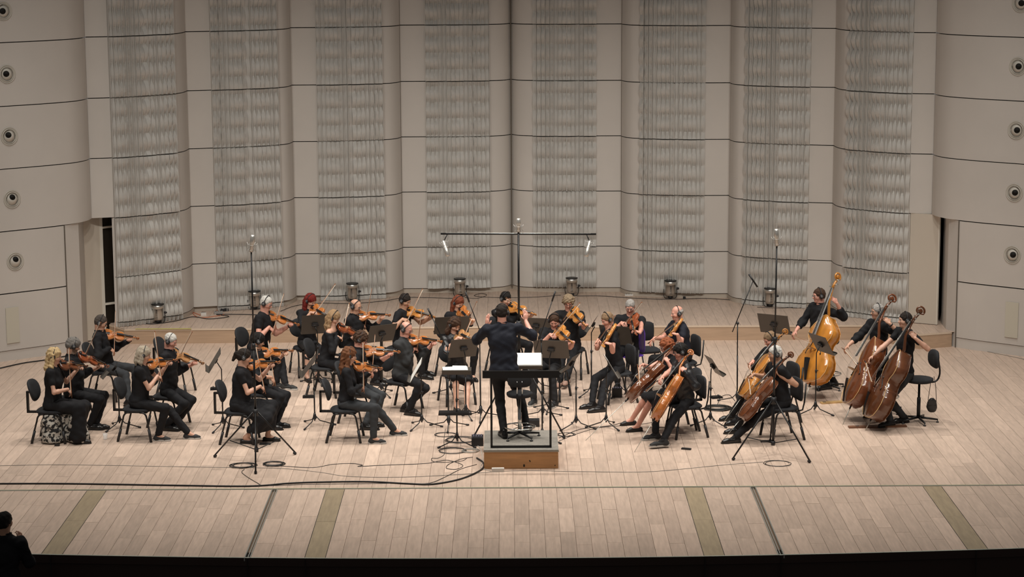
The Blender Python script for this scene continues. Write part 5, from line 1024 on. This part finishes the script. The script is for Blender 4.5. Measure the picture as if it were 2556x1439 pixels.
B0 = V(.10, 31.75, 0); tp = at_y(1294, 582, 31.75); t, b0 = tall_stand(B0, tp, [(-.587, 31.29), (.764, 31.33), (.12, 32.5)], 1.15, 'very tall microphone stand behind the conductor with T-shaped bar and three microphones', 'microphone_tree', .026, False)
xl, xr = at_y(1100, 583, 31.75)-b0, at_y(1488, 584, 31.75)-b0; zb = tp[2]
bm = MB(); bm.tube([xl, xr], .014, BLK, 8); bm.obj('cross_bar', t); bm = MB(); bm.tube([xl*.93+V(0, -.002, .10*0+zb*.07+.006), xr*.93+V(0, -.002, zb*.07+.006)], .008, STEEL, 6); bm.obj('rail', t)
bm = MB(); bm.tube([V(0, 0, zb), V(0, 0, zb+.12)], .012, BLKP, 8); bm.obj('post', t); mic_body(t, V(0, 0, zb+.02), (0, 0, 1), .20, .034)
for X_, dx in ((at_y(1107, 600, 31.75)-b0, .3), (at_y(1472, 600, 31.75)-b0, -.25)):
    bm = MB(); bm.tube([X_+V(dx*.2, 0, .1), X_+V(0, 0, -.02)], .008, BLK, 6); bm.obj('clamp', t); mic_body(t, X_, (dx, -.2, -1), .24, .036)
def boom(foot, poletop, b1, b2, label, Yoff=0., mic='pencil'):
    F = at_z(*foot, 0); t = thing('boom_microphone_stand', label, 'microphone stand', F, 0, 'boom microphone stands'); tripod_legs(t, .33, .15, 3, .5); pt = at_y(*poletop, F[1])-F; A, B = at_y(*b1, F[1]+Yoff)-F, at_y(*b2, F[1]+Yoff)-F
    bm = MB(); bm.lathe([(.02, .08), (.03, .12), (.02, .2)], BLKP, 10); bm.obj('hub', t); bm = MB(); bm.tube([V(0, 0, .05), pt*.6], .012, BLK, 8); bm.tube([pt*.6, pt], .009, BLK, 8); bm.obj('pole', t); bm = MB(); bm.tube([A, B], .008, BLK, 6); bm.obj('boom_arm', t)
    bm = MB(); bm.lathe([(.022, -.02), (.022, .02)], BLKP, 10, pt, (0, 1, 0)); bm.obj('swivel', t)
    bm = MB(); d = nrm(B-A); 
    if mic == 'bar': x = nrm(V(.55, 0, -.83)); bm.tube([B-x*.12, B+x*.12], .014, BLK, 8)
    else: bm.tube([B-d*.02, B+d*.14], .013, BLKP, 8)
    bm.obj('microphone', t); return t
boom((1120, 1068), (1117, 862), (1111, 860), (1078, 790), 'thin boom microphone stand left of the conductor, boom pointing up to the left', 0)
boom((1200, 1044), (1197, 826), (1199, 828), (1170, 750), 'boom microphone stand directly left of the conductor, boom leaning left')
boom((1355, 1043), (1351, 848), (1337, 873), (1379, 748), 'boom microphone stand right of the conductor, boom leaning right over the viola desk')
boom((1840, 1006), (1841, 806), (1828, 828), (1880, 700), 'boom microphone stand between the viola and cello players, boom rising to the right', 0, 'bar')
# ================================================================== FLOOR LAMPS (uplighters) ALONG THE WALL
PARM = mat('par_metal', (.62, .60, .56), .32, .9)
cans = [(395, 806, 'first from the left, beside the left opening'), (636, 772, 'second from the left, behind the white-haired violinist'), (880, 752, 'third from the left, behind the bald violinist'), (1148, 740, 'fourth from the left, above the auburn-haired violinist'),
        (1427, 738, 'fifth from the left, behind the curly viola player'), (1673, 745, 'sixth from the left, right of the cropped-haired man'), (1922, 765, 'seventh from left, behind the tall right microphone stand'), (2166, 790, 'eighth and last, behind the grey-haired bassist')]
for i, (px, py, d) in enumerate(cans):
    q = at_z(px, py, RT); t = thing('floor_spotlight', f"chrome can spotlight at the wall foot, {d}", 'spotlight', (q[0], q[1], RT), rng.uniform(-.2, .2), 'chrome can spotlights along the back wall')
    bm = MB(); bm.lathe([(.04, .05), (.085, .075), (.098, .13), (.100, .27), (.112, .272), (.112, .35)], PARM, 22); bm.lathe([(.104, .29), (.104, .345), (.112, .345), (.112, .35)], PARM, 22); bm.obj('can', t)
    bm = MB(); bm.lathe([(.118, .345), (.118, .358), (.10, .358)], BLK, 22); bm.obj('rim', t)
    bm = MB()
    for k in range(6): bm.box((0, -.101, .10+k*.028), (.05-.004*k, .004, .006), DARKGAP)
    bm.obj('vents', t)
    bm = MB(); bm.tube(catmull([V(.125, 0, .19), V(.13, 0, .10), V(.10, 0, .015), V(0, .0, .008), V(-.10, 0, .015), V(-.13, 0, .10), V(-.125, 0, .19)], 4), .007, BLK, 6); bm.obj('yoke', t)
    bm = MB(); bm.lathe([(.022, 0), (.022, .03), (.012, .05)], BLKP, 8, (.118, 0, .20), (1, 0, 0)); bm.obj('knob', t); bm = MB(); bm.lathe([(.05, .05), (.045, .02), (.0, .015)][::-1], BLKP, 12); bm.obj('lamp_base', t)
# ================================================================== CABLES
def cable(pts, label, r=.006, m=CABLE, z=0., name='cable', n=6, group='cables on the stage floor', cat='cable'):
    P3 = []
    for p in pts:
        zz = (p[2] if len(p) > 2 else z)+r; q = at_z(p[0], p[1], zz); P3.append(q)
    o = P3[0].copy(); bm = MB(); bm.tube([p-o for p in catmull(P3, n)], r, m, 5); return tag(bm.obj(name, None, o), label, cat, group)
def coil(px, py, R, n, label, m=CABLE, r=.005, z=0.):
    c = at_z(px, py, z); rr = np.random.RandomState(int(px)); pts = []
    for k in range(n*14):
        a = k/14*2*math.pi; q = R*(1+.10*math.sin(k*.37+px))*(1-.02*(k/14)); pts.append((q*math.cos(a)+.02*math.sin(k*.11), q*.85*math.sin(a)+.03*math.cos(k*.07), z+r+.003*(k/14)))
    bm = MB(); bm.tube(pts, r, m, 4); return tag(bm.obj('cable_coil', None, (c[0], c[1], 0)), label, 'cable coil', 'cable coils')
cable([(-30, 1206), (170, 1206), (430, 1210), (620, 1212), (720, 1205), (800, 1202), (920, 1201), (1020, 1206), (1080, 1207), (1150, 1194), (1200, 1172), (1207, 1155), (1190, 1142)], 'thick black cable sweeping along the front of the stage to the podium', .012)
cable([(-30, 1162), (150, 1159), (400, 1163), (570, 1166), (700, 1168), (800, 1178), (870, 1188), (1000, 1190), (1150, 1183), (1240, 1176), (1330, 1174), (1450, 1176), (1600, 1177), (1700, 1170), (1800, 1160), (1905, 1152)], 'long thin grey cable running across the floor from the left edge to the right tripod', .004, CABLEG)
cable([(700, 1162), (780, 1166), (830, 1158), (880, 1156), (905, 1160), (895, 1163), (960, 1160), (1060, 1156), (1095, 1150), (1120, 1148), (1155, 1160), (1140, 1170), (1115, 1168), (1120, 1158), (1150, 1145), (1180, 1140)], 'thin dark cable with loops between the left tripod and the podium', .0045)
cable([(610, 1170), (605, 1180), (640, 1203), (665, 1211), (760, 1208), (900, 1206), (1010, 1205), (1070, 1205), (1110, 1190), (1150, 1170), (1190, 1158)], 'thin black cable curving from the left coil towards the podium', .0045)
cable([(1112, 1070), (1108, 1100), (1110, 1130), (1095, 1142), (1078, 1143), (1080, 1150), (1100, 1153), (1150, 1150), (1165, 1143)], 'thin cable falling from the stands left of the podium', .004)
coil(606, 1162, .17, 5, 'coil of black cable on the floor left of the left tripod leg'); coil(683, 1158, .15, 5, 'coil of black cable on the floor right of the left tripod leg'); coil(1940, 1157, .19, 2, 'loose cable loop in front of the right tripod', r=.004)
coil(1792, 1020, .20, 9, 'messy pile of black cable behind the cellists', r=.007); coil(1150, 1098, .22, 4, 'tangled thin cables beside the podium', r=.004); coil(1130, 1125, .20, 3, 'loops of thin cable in front of the shelf stand', r=.004); coil(1175, 1125, .12, 4, 'small tangle of pale cables next to the podium corner', CABLEG, .005)
coil(1110, 1085, .16, 3, 'thin cable loops under the music stands left of the podium', r=.004); coil(1410, 1085, .13, 3, 'loose cable loops right of the podium', r=.004)
cable([(1395, 1092), (1450, 1070), (1520, 1062), (1560, 1052)], 'two-strand cable from the podium towards the red-haired cellist', .005); cable([(1395, 1100), (1440, 1082), (1500, 1066), (1600, 1058), (1640, 1050)], 'cable running right under the stand before the sandy-haired man', .004)
cable([(1190, 1110), (1200, 1120), (1205, 1150), (1200, 1165), (1225, 1175)], 'pale cable hanging round the podium corner to the white adapter', .005, mat('cable_white', (.6, .58, .54), .5))
cable([(1835, 1000), (1820, 985), (1800, 990), (1790, 1010)], 'short black cable from the boom stand to the cable pile', .005)
cable([(0, 918), (60, 905), (110, 898), (180, 885)], 'thick black cable along the foot of the left wall', .012); cable([(2380, 862), (2440, 872), (2520, 888), (2600, 905)], 'thin grey cable along the foot of the right wall', .005, CABLEG)
cable([(308, 812), (330, 803), (380, 808), (440, 800), (480, 790), (520, 795), (560, 792), (570, 788), (540, 784), (600, 784), (640, 785)], 'black cable along the riser at left, below the first spotlights', .008, CABLE, RT)
cable([(700, 776), (740, 762), (800, 756), (880, 757), (960, 750), (1010, 742), (1060, 742), (1130, 744)], 'black cable on the riser between the third and fourth spotlights', .006, CABLE, RT)
cable([(1160, 742), (1190, 744), (1215, 736), (1200, 732), (1185, 738), (1240, 742), (1330, 741), (1400, 736)], 'black cable with a small loop on the riser behind the conductor', .005, CABLE, RT)
cable([(1440, 738), (1500, 738), (1560, 742), (1640, 746), (1700, 746), (1760, 744), (1840, 750), (1900, 762)], 'black cable on the riser between the fifth and seventh spotlights', .006, CABLE, RT)
cable([(1940, 764), (1990, 768), (2040, 766), (2100, 780), (2150, 792), (2180, 796)], 'black cable on the riser behind the double basses', .006, CABLE, RT)
cable([(1880, 762), (1878, 757), (1900, 755), (1960, 760), (2000, 764), (1950, 768), (1890, 766)], 'cable loop round the seventh spotlight', .005, CABLE, RT)
ORNG = mat('cable_orange', (.62, .17, .07), .5)
cable([(500, 786), (482, 778), (485, 768), (510, 766), (490, 772), (482, 782), (500, 792), (540, 788), (560, 784)], 'orange cable loop lying on the riser at left', .006, ORNG, RT); cable([(522, 764), (535, 770), (545, 776)], 'orange cable coming out from under the wall panel', .006, ORNG, RT)
def pbox(px, py, sz, m, label, name, cat, z=0., rz=0., extra=None):
    q = at_z(px, py, z); t = thing(name, label, cat, (q[0], q[1], z), rz); bm = MB(); bm.box((0, 0, sz[2]/2), sz, m); bm.box((0, 0, sz[2]+.001), (sz[0]*.8, sz[1]*.7, .004), m); bm.obj('case', t)
    if extra == 'sockets':
        for k in range(3): b2 = MB(); b2.lathe([(.0, 0), (.016, .0), (.016, .004)][::-1], DARKGAP, 10, ((k-1)*sz[0]*.28, 0, sz[2]+.003)); b2.obj('socket', t)
    if extra == 'knobs':
        for k in range(8): b2 = MB(); b2.lathe([(.010, 0), (.008, .022)], mat('knob_lilac', (.25, .24, .34), .4), 8, (((k % 4)-1.5)*sz[0]*.22, (k//4-.5)*sz[1]*.4, sz[2])); b2.obj('knob', t)
    return t
WPL = mat('white_plastic', (.72, .70, .66), .4)
pbox(1243, 1176, (.17, .06, .05), WPL, 'white power adapter lying in front of the podium', 'power_adapter', 'adapter', rz=.05)
pbox(1192, 1108, (.17, .22, .12), BLKP, 'small black mixer with pale knobs against the left side of the podium', 'audio_mixer', 'mixer', extra='knobs')
pbox(1330, 1062, (.20, .16, .10), BLKP, 'black box on the floor behind the podium beside the conductor\'s foot', 'stage_box', 'box', extra='sockets')
pbox(1540, 990, (.16, .12, .14), BLKP, 'black box on the floor beside the sandy-haired man\'s chair', 'stage_box', 'box', extra='knobs')
pbox(143, 1112, (.07, .05, .025), BLKP, 'tiny black receiver on the floor in front of the lace skirt', 'pocket_receiver', 'receiver'); pbox(1713, 1121, (.14, .05, .02), BLKP, 'flat black device on the floor in front of the leather-jacket cellist', 'remote_control', 'remote', rz=-.35)
pbox(662, 1108, (.16, .08, .018), BLKP, 'flat black pedal under the chair of the ponytail woman', 'foot_pedal', 'pedal'); pbox(1912, 1102, (.16, .08, .018), BLKP, 'flat black pedal under the front white-haired cellist', 'foot_pedal', 'pedal')
pbox(508, 786, (.10, .09, .05), WPL, 'white power socket box on the riser inside the orange cable loop', 'power_box', 'power box', RT, .2, 'sockets'); pbox(545, 783, (.16, .07, .05), mat('plug_grey', (.35, .33, .31), .5), 'grey power strip on the riser at left', 'power_strip', 'power strip', RT, .3, 'sockets'); pbox(560, 776, (.15, .06, .05), BLKP, 'black plug adapter on the riser beside the power strip', 'plug_adapter', 'adapter', RT, .35)
pbox(1570, 737, (.16, .06, .025), WPL, 'white power strip on the riser behind the cropped-haired viola player', 'power_strip', 'power strip', RT, 0, 'sockets'); pbox(1708, 745, (.05, .05, .04), BLKP, 'small black plug on the riser right of the sixth spotlight', 'plug', 'plug', RT)
pbox(2347, 845, (.09, .07, .06), BLKP, 'black connector box at the right opening', 'connector_box', 'box', .0, .3); pbox(2370, 856, (.09, .07, .06), BLKP, 'black connector box at the foot of the right wall', 'connector_box', 'box', .0, .5)
GL = mat('clear_cup', (.9, .9, .9), .05, alpha=.35); q = at_z(263, 1096, 0); t = thing('clear_cup', 'clear plastic cup on the floor between the blonde woman and the next chair', 'cup', q); bm = MB(); bm.lathe([(.028, 0), (.036, .09), (.034, .09), (.027, .004)], GL, 14); bm.obj('cup_wall', t)
for (x0, y0, x1, y1, m, lab) in ((2049, 1007, 2105, 1003, (.52, .33, .14), 'pale wooden endpin board left of the middle double bass'), (2118, 1067, 2262, 1064, (.16, .07, .035), 'dark wooden endpin board under the right double bass')):
    A, B = at_z(x0, y0, 0), at_z(x1, y1, 0); c = (A+B)/2; L = np.linalg.norm(B-A); t = thing('endpin_board', lab, 'wooden board', c, math.atan2(B[1]-A[1], B[0]-A[0])); bm = MB(); w_ = mat('board_'+lab[:4], m, .5, var=.2); bm.box((0, 0, .012), (L, .09, .024), w_); bm.obj('board', t)
    bm = MB(); bm.box((-L*.35, 0, .026), (.05, .03, .004), DARKGAP); bm.obj('pin_rest', t)
# shoulder bag hanging from the stool
q = at_y(2326, 1010, ST3[1]+.05); LE = mat('bag_leather', (.03, .028, .028), .45)
t = thing('shoulder_bag', 'small black shoulder bag hanging from the swivel stool at far right', 'bag', q); S = SDF(); S.ell((0, 0, 0), (.075, .035, .11), None, .02); S.ell((0, 0, -.03), (.078, .04, .09), None, .02); sdf_object('pouch', S, LE, t, V(0, 0, 0), .012, (), .012, (.003, 40, 1))
bm = MB(); bm.box((0, -.038, .045), (.12, .012, .07), LE); bm.obj('flap', t); bm = MB(); bm.tube([(-.06, 0, .07), (-.02, 0, .40), (.02, 0, .44), (.05, 0, .30), (.065, 0, .07)], .005, LE, 5); bm.obj('strap', t)
bpy.context.view_layer.update()
